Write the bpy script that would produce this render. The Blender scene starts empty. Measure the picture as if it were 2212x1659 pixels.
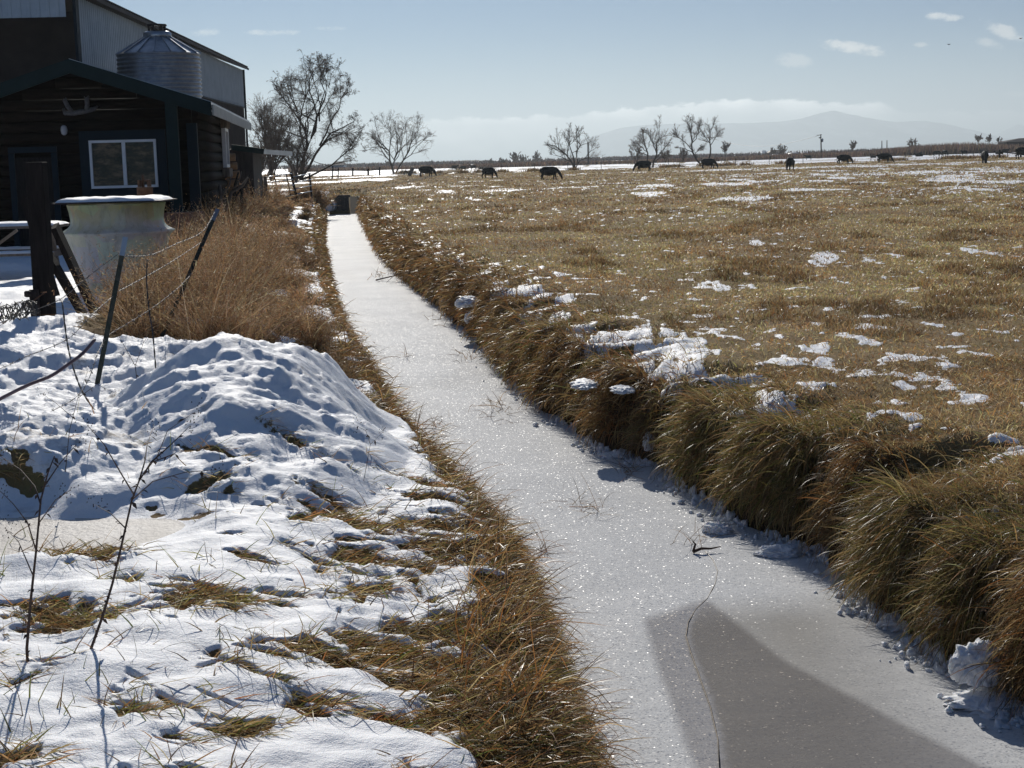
import bpy, math, random
import numpy as np
from mathutils import Vector, Matrix

rad = math.radians
SC = bpy.context.scene
COL = SC.collection
RNG = np.random.default_rng(7)
random.seed(7)

# ------------------------------------------------------------------ camera
CAM_H = 2.75                    # eye above the ice of the ditch
PITCH, ROLL = 8.3, 1.5
cd = bpy.data.cameras.new("camera")
cd.sensor_width = 36.0
cd.lens = 36.0 * 3322.0 / 2212.0
cd.clip_start, cd.clip_end = 0.1, 40000.0
cam = bpy.data.objects.new("camera", cd)
COL.objects.link(cam)
_F = Vector((0, math.cos(rad(PITCH)), -math.sin(rad(PITCH))))
_U = Vector((0, math.sin(rad(PITCH)), math.cos(rad(PITCH))))
_R = Vector((1, 0, 0))
_r = _R * math.cos(rad(ROLL)) - _U * math.sin(rad(ROLL))
_u = _R * math.sin(rad(ROLL)) + _U * math.cos(rad(ROLL))
cam.matrix_world = Matrix(((_r.x, _u.x, -_F.x, 0), (_r.y, _u.y, -_F.y, 0), (_r.z, _u.z, -_F.z, CAM_H), (0, 0, 0, 1)))
SC.camera = cam

# ------------------------------------------------------------------ light
SUN_AZ, SUN_EL = -8.5, 27.0      # degrees, azimuth from +Y towards +X
sd = bpy.data.lights.new("sun", 'SUN')
sd.energy, sd.angle, sd.color = 4.5, rad(0.36), (1.0, 0.95, 0.87)
sun = bpy.data.objects.new("sun", sd)
COL.objects.link(sun)
SUN = Vector((math.sin(rad(SUN_AZ)) * math.cos(rad(SUN_EL)), math.cos(rad(SUN_AZ)) * math.cos(rad(SUN_EL)), math.sin(rad(SUN_EL))))
sun.rotation_euler = SUN.to_track_quat('Z', 'Y').to_euler()
sun.location = (0, 0, 60)
SC.view_settings.view_transform = 'Standard'
SC.view_settings.look = 'None'
SC.view_settings.exposure = 0.0
SC.view_settings.gamma = 1.0
SC.cycles.max_bounces = 8
SC.cycles.transparent_max_bounces = 16
SC.cycles.volume_bounces = 0
SC.cycles.sample_clamp_indirect = 6.0
SKY_STRENGTH = 0.05
SC.cycles.use_denoising = True

class NT:
    """small helper to write node trees"""
    def __init__(s, tree):
        s.t = tree
        tree.nodes.clear()
    def n(s, kind, ins=None, **kw):
        nd = s.t.nodes.new(kind)
        for k, v in kw.items():
            setattr(nd, k, v)
        for k, v in (ins or {}).items():
            sock = nd.inputs[k]
            if isinstance(v, bpy.types.NodeSocket):
                s.t.links.new(v, sock)
            elif v is not None:
                sock.default_value = v
        return nd
    def m(s, op, a, b=None, c=None, clamp=False):
        ins = {0: a}
        if b is not None: ins[1] = b
        if c is not None: ins[2] = c
        return s.n('ShaderNodeMath', ins, operation=op, use_clamp=clamp).outputs[0]
    def mix(s, f, a, b, mode='MIX'):
        nd = s.n('ShaderNodeMix', None, data_type='RGBA', blend_type=mode)
        for i, v in ((0, f), (6, a), (7, b)):
            if isinstance(v, bpy.types.NodeSocket): s.t.links.new(v, nd.inputs[i])
            else: nd.inputs[i].default_value = (*v, 1) if isinstance(v, tuple) and len(v) == 3 else v
        return nd.outputs[2]
    def ramp(s, f, stops, interp='LINEAR'):
        nd = s.n('ShaderNodeValToRGB', {0: f})
        cr = nd.color_ramp
        cr.interpolation = interp
        while len(cr.elements) < len(stops): cr.elements.new(0.5)
        for e, (p, c) in zip(cr.elements, stops):
            e.position = p
            e.color = (*c, 1) if not isinstance(c, (int, float)) else (c, c, c, 1)
        return nd.outputs[0]
    def noise(s, scale, detail=4, rough=0.55, vec=None, dim='3D'):
        ins = {'Scale': scale, 'Detail': detail, 'Roughness': rough}
        if vec is not None: ins['Vector'] = vec
        return s.n('ShaderNodeTexNoise', ins, noise_dimensions=dim).outputs[0]
    def sstep(s, x, lo, hi):
        return s.n('ShaderNodeMapRange', {0: x, 1: lo, 2: hi, 3: 0.0, 4: 1.0}, interpolation_type='SMOOTHSTEP').outputs[0]

w = bpy.data.worlds.new("World")
SC.world = w
w.use_nodes = True
nt = NT(w.node_tree)
sky = nt.n('ShaderNodeTexSky', None, sky_type='NISHITA', sun_disc=False, sun_elevation=rad(SUN_EL), sun_rotation=rad(SUN_AZ),
           altitude=1300.0, air_density=1.0, dust_density=0.6, ozone_density=2.0)
gen = nt.n('ShaderNodeTexCoord').outputs['Generated']
sep = nt.n('ShaderNodeSeparateXYZ', {0: gen})
DEG = 57.29578
az = nt.m('MULTIPLY', nt.m('ARCTAN2', sep.outputs[0], sep.outputs[1]), DEG)
el = nt.m('MULTIPLY', nt.m('ARCSINE', sep.outputs[2]), DEG)
ae = nt.n('ShaderNodeCombineXYZ', {0: az, 1: nt.m('MULTIPLY', el, 1.8), 2: 0.0}).outputs[0]
n1 = nt.noise(1.1, 6, 0.62, ae)
n2 = nt.noise(0.5, 3, 0.5, ae)
n1c = nt.m('SUBTRACT', n1, 0.5)
# the long cloud bank that lies on the mountains
a01 = nt.n('ShaderNodeMapRange', {0: az, 1: -10.0, 2: 20.0, 3: 0.0, 4: 1.0}).outputs[0]
fc = nt.n('ShaderNodeFloatCurve', {1: a01})
cv = fc.mapping.curves[0]
prof = [(-10, .9), (-6, 1.2), (-3.6, 1.55), (0, 1.6), (3.0, 1.62), (5.0, 1.88), (8, 1.95), (10.5, 1.9), (12.0, 1.78), (13.5, 1.72), (14.8, 1.38), (16.5, 1.3), (20, 1.35)]
while len(cv.points) < len(prof): cv.points.new(0.5, 0.5)
for p, (x, y) in zip(cv.points, prof): p.location = ((x + 10) / 30.0, y / 3.0)
fc.mapping.update()
etop = nt.m('MULTIPLY', fc.outputs[0], 3.0)
dtop = nt.m('ADD', nt.m('SUBTRACT', etop, el), nt.m('MULTIPLY', n1c, 0.85))
bank = nt.m('MULTIPLY', nt.sstep(dtop, 0.0, 0.16), nt.sstep(nt.m('ADD', el, nt.m('MULTIPLY', n1c, 1.2)), -0.3, 1.3))
fade = nt.m('MULTIPLY', nt.sstep(az, -8.5, -2.5), nt.m('SUBTRACT', 1.0, nt.m('MULTIPLY', nt.sstep(az, 13.2, 14.4), 0.6)))
bank = nt.m('MULTIPLY', nt.m('MULTIPLY', bank, fade), nt.ramp(n2, [(0.25, 0.45), (0.6, 0.95)]))
total = nt.m('MULTIPLY', bank, 0.3)
# small torn clouds: azimuth, elevation, half length, half height, slope, strength
for (ca, ce, la, le, sl, st) in [(12.75, 3.55, 1.55, .26, -.22, 1.0), (15.7, 4.55, .75, .16, -.1, .9), (17.7, 3.95, .95, .26, -.42, .8),
                                 (17.2, 3.55, .55, .2, -.3, .5), (19.0, 5.2, .8, .2, 0, .95), (14.9, 3.65, .3, .12, 0, .6), (10.5, 3.25, .9, .3, -.15, .5),
                                 (-8.3, 4.75, 1.2, .13, 0, .55), (-10.9, 4.75, .8, .15, .05, .5), (-13.0, 4.7, .9, .2, .0, .4), (-6.3, 4.85, .6, .1, 0, .45),
                                 (-9.3, 2.1, 1.8, .5, .05, .35), (18.4, 1.8, .8, .14, 0, .4)]:
    da = nt.m('SUBTRACT', az, ca)
    de = nt.m('SUBTRACT', nt.m('SUBTRACT', el, ce), nt.m('MULTIPLY', da, sl))
    q = nt.m('ADD', nt.m('POWER', nt.m('ABSOLUTE', nt.m('DIVIDE', da, la)), 2.0), nt.m('POWER', nt.m('ABSOLUTE', nt.m('DIVIDE', de, le)), 2.0))
    f = nt.m('SUBTRACT', nt.m('ADD', 1.0, nt.m('MULTIPLY', n1c, 4.2)), q)
    total = nt.m('MAXIMUM', total, nt.m('MULTIPLY', nt.sstep(f, 0.0, 1.3), st))
hazef = nt.m('SUBTRACT', 1.0, nt.sstep(el, 0.0, 5.0))
skyc = nt.mix(nt.sstep(el, 7.0, 28.0), nt.mix(1.0, sky.outputs[0], (0.09, 0.38, 0.74), 'MULTIPLY'), nt.mix(1.0, sky.outputs[0], (0.80, 0.98, 1.2), 'MULTIPLY'))
skyc = nt.mix(nt.m('MULTIPLY', hazef, 0.55), skyc, (9.0, 11.2, 12.0))
skyc = nt.mix(nt.m('MULTIPLY', total, 0.9), skyc, (17.5, 17.5, 17.2))
skyc = nt.mix(nt.m('MULTIPLY', bank, 0.8), skyc, (62.0, 61.0, 59.0))
bg = nt.n('ShaderNodeBackground', {'Color': skyc, 'Strength': SKY_STRENGTH})
out = nt.n('ShaderNodeOutputWorld', {0: bg.outputs[0]})

# ------------------------------------------------------------------ helpers
def ray(u, v):
    """direction through a point of the photograph (2212 x 1659 units), used to survey where things stand"""
    a, b = (u - 1106.0) / 3322.0, (829.5 - v) / 3322.0
    return _F + _r * a + _u * b
def D(u, v, d):
    r = ray(u, v)
    k = d / r.y
    return Vector((r.x * k, d, CAM_H + r.z * k))
def G(u, v, z=0.0):
    r = ray(u, v)
    k = (z - CAM_H) / r.z
    return Vector((r.x * k, r.y * k, z))

def smooth(t):
    t = np.clip(t, 0, 1)
    return t * t * (3 - 2 * t)
_perm = np.random.default_rng(3).permutation(256)
_perm = np.concatenate([_perm, _perm, _perm])
_ga = np.random.default_rng(4).uniform(0, 2 * np.pi, 256)
_gx, _gy = np.cos(_ga), np.sin(_ga)
def perlin(x, y, seed=0):
    x = np.asarray(x, float) + seed * 17.31
    y = np.asarray(y, float) + seed * 9.77
    xi, yi = np.floor(x).astype(np.int64), np.floor(y).astype(np.int64)
    xf, yf = x - xi, y - yi
    xi &= 255; yi &= 255
    u = xf * xf * xf * (xf * (xf * 6 - 15) + 10)
    v = yf * yf * yf * (yf * (yf * 6 - 15) + 10)
    def g(ix, iy, dx, dy):
        h = _perm[_perm[ix & 255] + (iy & 255)]
        return _gx[h] * dx + _gy[h] * dy
    a = g(xi, yi, xf, yf); b = g(xi + 1, yi, xf - 1, yf)
    c = g(xi, yi + 1, xf, yf - 1); d = g(xi + 1, yi + 1, xf - 1, yf - 1)
    return 1.5 * (a + u * (b - a) + v * ((c + u * (d - c)) - (a + u * (b - a))))
def fbm(x, y, oct=4, seed=0, gain=0.5):
    s, a, f = 0.0, 1.0, 1.0
    for i in range(oct):
        s = s + a * perlin(x * f, y * f, seed + i)
        a *= gain; f *= 2.03
    return s
def billow(x, y, oct=3, seed=0):
    s, a, f = 0.0, 1.0, 1.0
    for i in range(oct):
        s = s + a * (0.45 - np.abs(perlin(x * f, y * f, seed + i)))
        a *= 0.5; f *= 2.1
    return s

WLOC = {}
def tag(o, label=None, cat=None, group=None, kind=None):
    for k, v in (('label', label), ('category', cat), ('group', group), ('kind', kind)):
        if v: o[k] = v
    return o
def empty(name, loc, label=None, cat=None, group=None):
    o = bpy.data.objects.new(name, None)
    o.empty_display_size = 0.2
    o.location = loc
    COL.objects.link(o)
    WLOC[o.name] = Vector(loc)
    return tag(o, label, cat, group)
def link(name, me, mat, parent=None, loc=None):
    o = bpy.data.objects.new(name, me)
    if mat: me.materials.append(mat)
    COL.objects.link(o)
    if parent is not None:
        o.parent = parent
        WLOC[o.name] = WLOC.get(parent.name, Vector((0, 0, 0)))
    if loc is not None: o.location = loc
    return o
def np_mesh(name, V, quads=None, tris=None, col=None, smooth_=False):
    me = bpy.data.meshes.new(name)
    V = np.ascontiguousarray(V, np.float32).reshape(-1, 3)
    nq = 0 if quads is None else len(quads)
    ntri = 0 if tris is None else len(tris)
    parts, tot = [], []
    if nq: parts.append(np.asarray(quads, np.int32).ravel()); tot.append(np.full(nq, 4, np.int32))
    if ntri: parts.append(np.asarray(tris, np.int32).ravel()); tot.append(np.full(ntri, 3, np.int32))
    li, lt = np.concatenate(parts), np.concatenate(tot)
    ls = np.concatenate([[0], np.cumsum(lt)[:-1]]).astype(np.int32)
    me.vertices.add(len(V)); me.loops.add(len(li)); me.polygons.add(len(lt))
    me.vertices.foreach_set('co', V.ravel())
    me.loops.foreach_set('vertex_index', li)
    me.polygons.foreach_set('loop_start', ls)
    me.polygons.foreach_set('loop_total', lt)
    if smooth_: me.polygons.foreach_set('use_smooth', np.ones(len(lt), bool))
    if col is not None:
        at = me.attributes.new('Col', 'FLOAT_COLOR', 'POINT')
        c = np.ones((len(V), 4), np.float32)
        c[:, :col.shape[1]] = col
        at.data.foreach_set('color', c.ravel())
    me.update(calc_edges=True)
    me.validate()
    return me

class MB:
    """collects simple shapes (world coordinates) and links them as one mesh"""
    def __init__(s): s.v, s.f, s.sm = [], [], []
    def add(s, vs, fs, sm=False):
        b = len(s.v)
        s.v += [tuple(v) for v in vs]
        s.f += [tuple(i + b for i in f) for f in fs]
        s.sm += [sm] * len(fs)
        return s
    def hexa(s, p):
        """eight corners: bottom four counter-clockwise, then top four"""
        return s.add(p, [(3, 2, 1, 0), (4, 5, 6, 7), (0, 1, 5, 4), (1, 2, 6, 5), (2, 3, 7, 6), (3, 0, 4, 7)])
    def box(s, c, size, ax=None, ay=None, az_=None):
        c = Vector(c)
        ax = Vector(ax or (1, 0, 0)); ay = Vector(ay or (0, 1, 0)); az_ = Vector(az_ or (0, 0, 1))
        hx, hy, hz = ax * size[0] / 2, ay * size[1] / 2, az_ * size[2] / 2
        return s.hexa([c - hx - hy - hz, c + hx - hy - hz, c + hx + hy - hz, c - hx + hy - hz,
                       c - hx - hy + hz, c + hx - hy + hz, c + hx + hy + hz, c - hx + hy + hz])
    def bar(s, a, b, wdt, hgt, up=(0, 0, 1)):
        a, b = Vector(a), Vector(b)
        d = (b - a)
        L = d.length
        d.normalize()
        side = d.cross(Vector(up))
        if side.length < 1e-4: side = d.cross(Vector((1, 0, 0)))
        side.normalize()
        u = side.cross(d)
        return s.box((a + b) / 2, (L, wdt, hgt), d, side, u)
    def tube(s, pts, r, n=6, cap=True, sm=True):
        pts = [Vector(p) for p in pts]
        rs = r if isinstance(r, (list, tuple)) else [r] * len(pts)
        base = len(s.v)
        prev = None
        for i, p in enumerate(pts):
            t = (pts[min(i + 1, len(pts) - 1)] - pts[max(i - 1, 0)])
            if t.length < 1e-9: t = Vector((0, 0, 1))
            t.normalize()
            if prev is None:
                ref = Vector((0, 0, 1)) if abs(t.z) < 0.9 else Vector((1, 0, 0))
                a = t.cross(ref).normalized()
            else:
                a = (prev - t * prev.dot(t))
                a = a.normalized() if a.length > 1e-6 else t.cross(Vector((1, 0, 0))).normalized()
            prev = a
            b = t.cross(a)
            for k in range(n):
                an = 2 * math.pi * k / n
                s.v.append(tuple(p + (a * math.cos(an) + b * math.sin(an)) * rs[i]))
        for i in range(len(pts) - 1):
            for k in range(n):
                k2 = (k + 1) % n
                s.f.append((base + i * n + k, base + i * n + k2, base + (i + 1) * n + k2, base + (i + 1) * n + k)); s.sm.append(sm)
        if cap:
            s.f.append(tuple(base + k for k in reversed(range(n)))); s.sm.append(False)
            e = base + (len(pts) - 1) * n
            s.f.append(tuple(e + k for k in range(n))); s.sm.append(False)
        return s
    def lathe(s, c, prof, n=32, sm=True, closed=True, sq=0.0):
        c = Vector(c)
        base = len(s.v)
        for (r, z) in prof:
            for k in range(n):
                an = 2 * math.pi * k / n
                q = 1.0
                if sq: q = 1.0 + sq * (1.0 / max(abs(math.cos(an)), abs(math.sin(an))) - 1.0)
                s.v.append((c.x + math.cos(an) * r * q, c.y + math.sin(an) * r * q, c.z + z))
        for i in range(len(prof) - 1):
            for k in range(n):
                k2 = (k + 1) % n
                s.f.append((base + i * n + k, base + i * n + k2, base + (i + 1) * n + k2, base + (i + 1) * n + k)); s.sm.append(sm)
        if closed:
            s.f.append(tuple(base + k for k in reversed(range(n)))); s.sm.append(False)
            e = base + (len(prof) - 1) * n
            s.f.append(tuple(e + k for k in range(n))); s.sm.append(False)
        return s
    def build(s, name, mat, parent=None, bevel=0.0):
        me = bpy.data.meshes.new(name)
        o = WLOC.get(parent.name, Vector((0, 0, 0))) if parent is not None else Vector((0, 0, 0))
        vs = [(x - o.x, y - o.y, z - o.z) for x, y, z in s.v]
        loc = None
        if parent is None:      # origin at the base centre of the thing
            a = np.array(vs)
            loc = Vector(((a[:, 0].min() + a[:, 0].max()) / 2, (a[:, 1].min() + a[:, 1].max()) / 2, a[:, 2].min()))
            vs = [(x - loc.x, y - loc.y, z - loc.z) for x, y, z in vs]
        me.from_pydata(vs, [], s.f)
        me.polygons.foreach_set('use_smooth', s.sm)
        me.update()
        ob = link(name, me, mat, parent, loc)
        if loc is not None: WLOC[ob.name] = loc
        if bevel:
            b = ob.modifiers.new('bevel', 'BEVEL')
            b.width, b.segments, b.limit_method = bevel, 2, 'ANGLE'
        return ob

# ------------------------------------------------------------------ materials
def material(name):
    m = bpy.data.materials.new(name)
    m.use_nodes = True
    return m, NT(m.node_tree)
def finish(nt, shader, disp=None):
    nt.n('ShaderNodeOutputMaterial', {0: shader})
def plain(name, c1, c2, scale=6.0, rough=0.7, bump=0.3, bscale=None, metal=0.0, stretch=(1, 1, 1), spec=0.4, detail=5, dist=0.02):
    m, nt = material(name)
    tc = nt.n('ShaderNodeTexCoord').outputs['Object']
    mp = nt.n('ShaderNodeMapping', {0: tc, 3: stretch}).outputs[0]
    f = nt.noise(scale, detail, 0.6, mp)
    c = nt.ramp(f, [(0.32, c1), (0.68, c2)])
    h = nt.noise(bscale or scale * 3, 5, 0.6, mp)
    b = nt.n('ShaderNodeBump', {'Strength': bump, 'Distance': dist, 'Height': h}).outputs[0]
    p = nt.n('ShaderNodeBsdfPrincipled', {'Base Color': c, 'Roughness': rough, 'Metallic': metal, 'Normal': b, 'Specular IOR Level': spec})
    finish(nt, p.outputs[0])
    return m
def grass_mat(name, tint=(1, 1, 1), trans=0.45, rough=0.42, spec=0.5):
    m, nt = material(name)
    c = nt.n('ShaderNodeAttribute', None, attribute_name='Col').outputs[0]
    c = nt.mix(1.0, c, tint, 'MULTIPLY')
    p = nt.n('ShaderNodeBsdfPrincipled', {'Base Color': c, 'Roughness': rough, 'Specular IOR Level': spec})
    t = nt.n('ShaderNodeBsdfTranslucent', {0: c})
    mx = nt.n('ShaderNodeMixShader', {0: trans, 1: p.outputs[0], 2: t.outputs[0]})
    finish(nt, mx.outputs[0])
    return m
M = {}
M['grass'] = grass_mat('dry_grass')
M['weed'] = grass_mat('dead_weed', trans=0.3, rough=0.7, spec=0.2)
M['bark'] = plain('bark', (0.035, 0.026, 0.02), (0.075, 0.058, 0.045), 8, 0.9, 0.6)
M['twig'] = plain('twig', (0.14, 0.105, 0.08), (0.24, 0.185, 0.14), 3, 0.9, 0.0)
M['hide'] = plain('black_hide', (0.006, 0.006, 0.007), (0.014, 0.012, 0.011), 5, 0.75, 0.1, spec=0.2)
M['old_wood'] = plain('weathered_wood', (0.009, 0.0075, 0.0075), (0.024, 0.020, 0.019), 5, 0.85, 0.6, stretch=(6, 6, 0.7), spec=0.12)
M['grey_wood'] = plain('grey_wood', (0.11, 0.085, 0.065), (0.22, 0.18, 0.145), 5, 0.85, 0.5, stretch=(4, 4, 0.8))
M['log'] = plain('stained_logs', (0.005, 0.0035, 0.003), (0.016, 0.010, 0.007), 3, 0.8, 0.5, stretch=(1, 1, 7), spec=0.08)
M['log_end'] = plain('log_ends', (0.22, 0.12, 0.055), (0.36, 0.21, 0.10), 7, 0.75, 0.4)
M['green_trim'] = plain('green_trim', (0.006, 0.017, 0.018), (0.010, 0.024, 0.025), 3, 0.6, 0.1, spec=0.12)
M['blue_trim'] = plain('blue_trim', (0.005, 0.012, 0.019), (0.008, 0.018, 0.027), 3, 0.6, 0.1, spec=0.12)
M['white_trim'] = plain('white_vinyl', (0.62, 0.62, 0.62), (0.72, 0.72, 0.72), 4, 0.4, 0.05)
M['galv'] = plain('galvanised_steel', (0.25, 0.28, 0.32), (0.36, 0.395, 0.44), 5, 0.36, 0.05, metal=0.85)
M['roof_tin'] = plain('roof_tin', (0.42, 0.43, 0.43), (0.55, 0.56, 0.56), 3, 0.35, 0.1, metal=0.6)
M['gutter'] = plain('grey_gutter', (0.30, 0.30, 0.28), (0.40, 0.40, 0.37), 4, 0.6, 0.1)
M['barn_light'] = plain('pale_steel_siding', (0.31, 0.36, 0.40), (0.40, 0.45, 0.49), 1.5, 0.45, 0.05)
M['barn_dark'] = plain('brown_steel_siding', (0.035, 0.028, 0.027), (0.055, 0.042, 0.04), 1.5, 0.65, 0.05, spec=0.12)
M['rust'] = plain('rusty_iron', (0.09, 0.045, 0.025), (0.20, 0.10, 0.055), 14, 0.85, 0.6)
M['wire'] = plain('barbed_wire', (0.12, 0.11, 0.105), (0.24, 0.23, 0.22), 30, 0.6, 0.0, metal=0.3)
M['dark_wire'] = plain('dark_wire', (0.06, 0.055, 0.05), (0.13, 0.12, 0.11), 30, 0.5, 0.0, metal=0.5)
M['post_paint'] = plain('worn_green_steel', (0.025, 0.035, 0.026), (0.055, 0.06, 0.05), 16, 0.6, 0.3, metal=0.2)
M['red_board'] = plain('red_brown_boards', (0.16, 0.07, 0.045), (0.24, 0.11, 0.07), 4, 0.8, 0.3)
M['cane'] = plain('purple_cane', (0.10, 0.065, 0.075), (0.19, 0.13, 0.14), 9, 0.5, 0.2)
M['dead_stalk'] = plain('dead_stalk', (0.05, 0.03, 0.025), (0.11, 0.07, 0.05), 20, 0.8, 0.4)
M['antler'] = plain('antler', (0.07, 0.065, 0.065), (0.13, 0.125, 0.125), 20, 0.8, 0.3)
M['soil'] = plain('dark_soil', (0.03, 0.022, 0.016), (0.10, 0.075, 0.05), 12, 0.95, 0.8)
M['pole'] = plain('utility_pole_wood', (0.07, 0.06, 0.055), (0.11, 0.095, 0.085), 3, 0.9, 0.2)
M['brass'] = plain('brass', (0.5, 0.4, 0.25), (0.6, 0.5, 0.3), 10, 0.35, 0.0, metal=0.9)
M['lamp_glass'] = plain('porch_lamp_glass', (0.35, 0.35, 0.36), (0.45, 0.45, 0.46), 8, 0.25, 0.0)
M['concrete'] = plain('dark_concrete', (0.05, 0.045, 0.042), (0.11, 0.10, 0.09), 5, 0.9, 0.5)
M['bird'] = plain('dark_feathers', (0.02, 0.02, 0.02), (0.03, 0.03, 0.03), 5, 0.8, 0.0)

def snow_mat(name):
    m, nt = material(name)
    tc = nt.n('ShaderNodeNewGeometry').outputs['Position']
    c = nt.ramp(nt.noise(1.7, 5, 0.6, tc), [(0.3, (0.78, 0.80, 0.83)), (0.7, (0.88, 0.89, 0.91))])
    h = nt.m('ADD', nt.noise(26, 5, 0.65, tc), nt.m('MULTIPLY', nt.noise(160, 2, 0.5, tc), 0.35))
    b = nt.n('ShaderNodeBump', {'Strength': 0.55, 'Distance': 0.02, 'Height': h}).outputs[0]
    p = nt.n('ShaderNodeBsdfPrincipled', {'Base Color': c, 'Roughness': 0.6, 'Specular IOR Level': 0.22, 'Normal': b,
                                          'Subsurface Weight': 0.25, 'Subsurface Radius': (0.02, 0.025, 0.03), 'Subsurface Scale': 0.6})
    finish(nt, p.outputs[0])
    return m
M['snow'] = snow_mat('snow')

def ground_mat():
    """soil and litter under snow: Col.r = snow cover, Col.g = bank mud and painted gap shade, Col.b = dirt in the snow"""
    m, nt = material('ground')
    pos = nt.n('ShaderNodeNewGeometry').outputs['Position']
    at = nt.n('ShaderNodeSeparateColor', {0: nt.n('ShaderNodeAttribute', None, attribute_name='Col').outputs[0]})
    n1 = nt.noise(1.3, 6, 0.6, pos)
    n2 = nt.noise(9.0, 6, 0.7, pos)
    n3 = nt.noise(38.0, 3, 0.6, pos)
    soil = nt.mix(n2, (0.10, 0.062, 0.03), (0.34, 0.235, 0.115))
    soil = nt.mix(nt.m('MULTIPLY', nt.sstep(n1, 0.4, 0.65), 0.4), soil, (0.22, 0.19, 0.07))
    soil = nt.mix(at.outputs[1], soil, (0.032, 0.022, 0.014))
    snow = nt.mix(n1, (0.78, 0.80, 0.83), (0.89, 0.90, 0.92))
    snow = nt.mix(nt.m('MULTIPLY', at.outputs[2], nt.sstep(n2, 0.42, 0.7)), snow, (0.34, 0.28, 0.22))
    cover = nt.sstep(nt.m('ADD', at.outputs[0], nt.m('ADD', nt.m('MULTIPLY', nt.m('SUBTRACT', n2, 0.5), 0.6), nt.m('MULTIPLY', nt.m('SUBTRACT', n3, 0.5), 0.7))), 0.42, 0.56)
    h = nt.m('ADD', nt.noise(28, 5, 0.65, pos), nt.m('MULTIPLY', nt.noise(170, 2, 0.5, pos), 0.3))
    b = nt.n('ShaderNodeBump', {'Strength': 0.5, 'Distance': 0.02, 'Height': h}).outputs[0]
    ps = nt.n('ShaderNodeBsdfPrincipled', {'Base Color': snow, 'Roughness': 0.6, 'Specular IOR Level': 0.22, 'Normal': b,
                                           'Subsurface Weight': 0.2, 'Subsurface Radius': (0.02, 0.025, 0.03), 'Subsurface Scale': 0.6})
    pg = nt.n('ShaderNodeBsdfPrincipled', {'Base Color': soil, 'Roughness': 0.95, 'Specular IOR Level': 0.1, 'Normal': b})
    mx = nt.n('ShaderNodeMixShader', {0: cover, 1: pg.outputs[0], 2: ps.outputs[0]})
    finish(nt, mx.outputs[0])
    return m
M['ground'] = ground_mat()

def ice_mat():
    """grey white ice with a rough frosted skin; Col.r = clear ice over muddy water"""
    m, nt = material('ice')
    pos = nt.n('ShaderNodeNewGeometry').outputs['Position']
    at = nt.n('ShaderNodeSeparateColor', {0: nt.n('ShaderNodeAttribute', None, attribute_name='Col').outputs[0]})
    n1 = nt.noise(0.9, 5, 0.6, pos)
    mp = nt.n('ShaderNodeMapping', {0: pos, 3: (0.6, 1.0, 1.0)}).outputs[0]
    nv = nt.n('ShaderNodeTexVoronoi', {'Vector': mp, 'Scale': 34.0}, feature='F1').outputs[0]
    nf = nt.noise(85, 3, 0.6, pos)
    nm = nt.noise(15, 3, 0.6, mp)
    c = nt.ramp(n1, [(0.3, (0.56, 0.565, 0.57)), (0.5, (0.64, 0.645, 0.645)), (0.7, (0.72, 0.72, 0.715))])
    c = nt.mix(nt.m('MULTIPLY', nt.sstep(nv, 0.25, 0.6), 0.25), c, (0.80, 0.81, 0.81))
    c = nt.mix(at.outputs[0], c, (0.34, 0.32, 0.285))
    h = nt.m('ADD', nt.m('ADD', nt.m('MULTIPLY', nv, 0.5), nt.m('MULTIPLY', nf, 0.55)), nt.m('MULTIPLY', nm, 0.6))
    b = nt.n('ShaderNodeBump', {'Strength': 0.14, 'Distance': 0.010, 'Height': h}).outputs[0]
    vc = nt.n('ShaderNodeTexVoronoi', {'Vector': mp, 'Scale': 55.0}, feature='F1').outputs[1]
    pick = nt.n('ShaderNodeSeparateColor', {0: vc}).outputs[0]
    gl = nt.sstep(pick, 0.84, 0.92)
    rgh = nt.m('SUBTRACT', 0.5, nt.m('MULTIPLY', gl, 0.1))
    rc = nt.n('ShaderNodeTexVoronoi', {'Vector': mp, 'Scale': 190.0}, feature='F1').outputs[1]
    tilt = nt.n('ShaderNodeVectorMath', {0: rc, 1: (0.5, 0.5, 0.5)}, operation='SUBTRACT').outputs[0]
    tilt = nt.n('ShaderNodeVectorMath', {0: tilt, 1: (0.8, 0.8, 0.0)}, operation='MULTIPLY').outputs[0]
    fn = nt.n('ShaderNodeVectorMath', {0: nt.n('ShaderNodeVectorMath', {0: tilt, 1: (0.0, 0.0, 1.0)}, operation='ADD').outputs[0]}, operation='NORMALIZE').outputs[0]
    base = nt.n('ShaderNodeBsdfPrincipled', {'Base Color': c, 'Roughness': rgh, 'Specular IOR Level': 0.014, 'IOR': 1.31, 'Normal': b})
    facet = nt.n('ShaderNodeBsdfPrincipled', {'Base Color': c, 'Roughness': 0.26, 'Specular IOR Level': 0.04, 'IOR': 1.31, 'Normal': fn})
    fm = nt.sstep(nt.n('ShaderNodeSeparateColor', {0: rc}).outputs[2], 0.70, 0.78)
    p = nt.n('ShaderNodeMixShader', {0: nt.m('MULTIPLY', fm, nt.m('SUBTRACT', 1.0, nt.m('MULTIPLY', at.outputs[0], 0.8))), 1: base.outputs[0], 2: facet.outputs[0]})
    finish(nt, p.outputs[0])
    return m
M['ice'] = ice_mat()
M['puddle'] = plain('puddle_ice', (0.50, 0.465, 0.42), (0.68, 0.645, 0.60), 5, 0.5, 0.5, 34, spec=0.05, dist=0.02)
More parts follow.
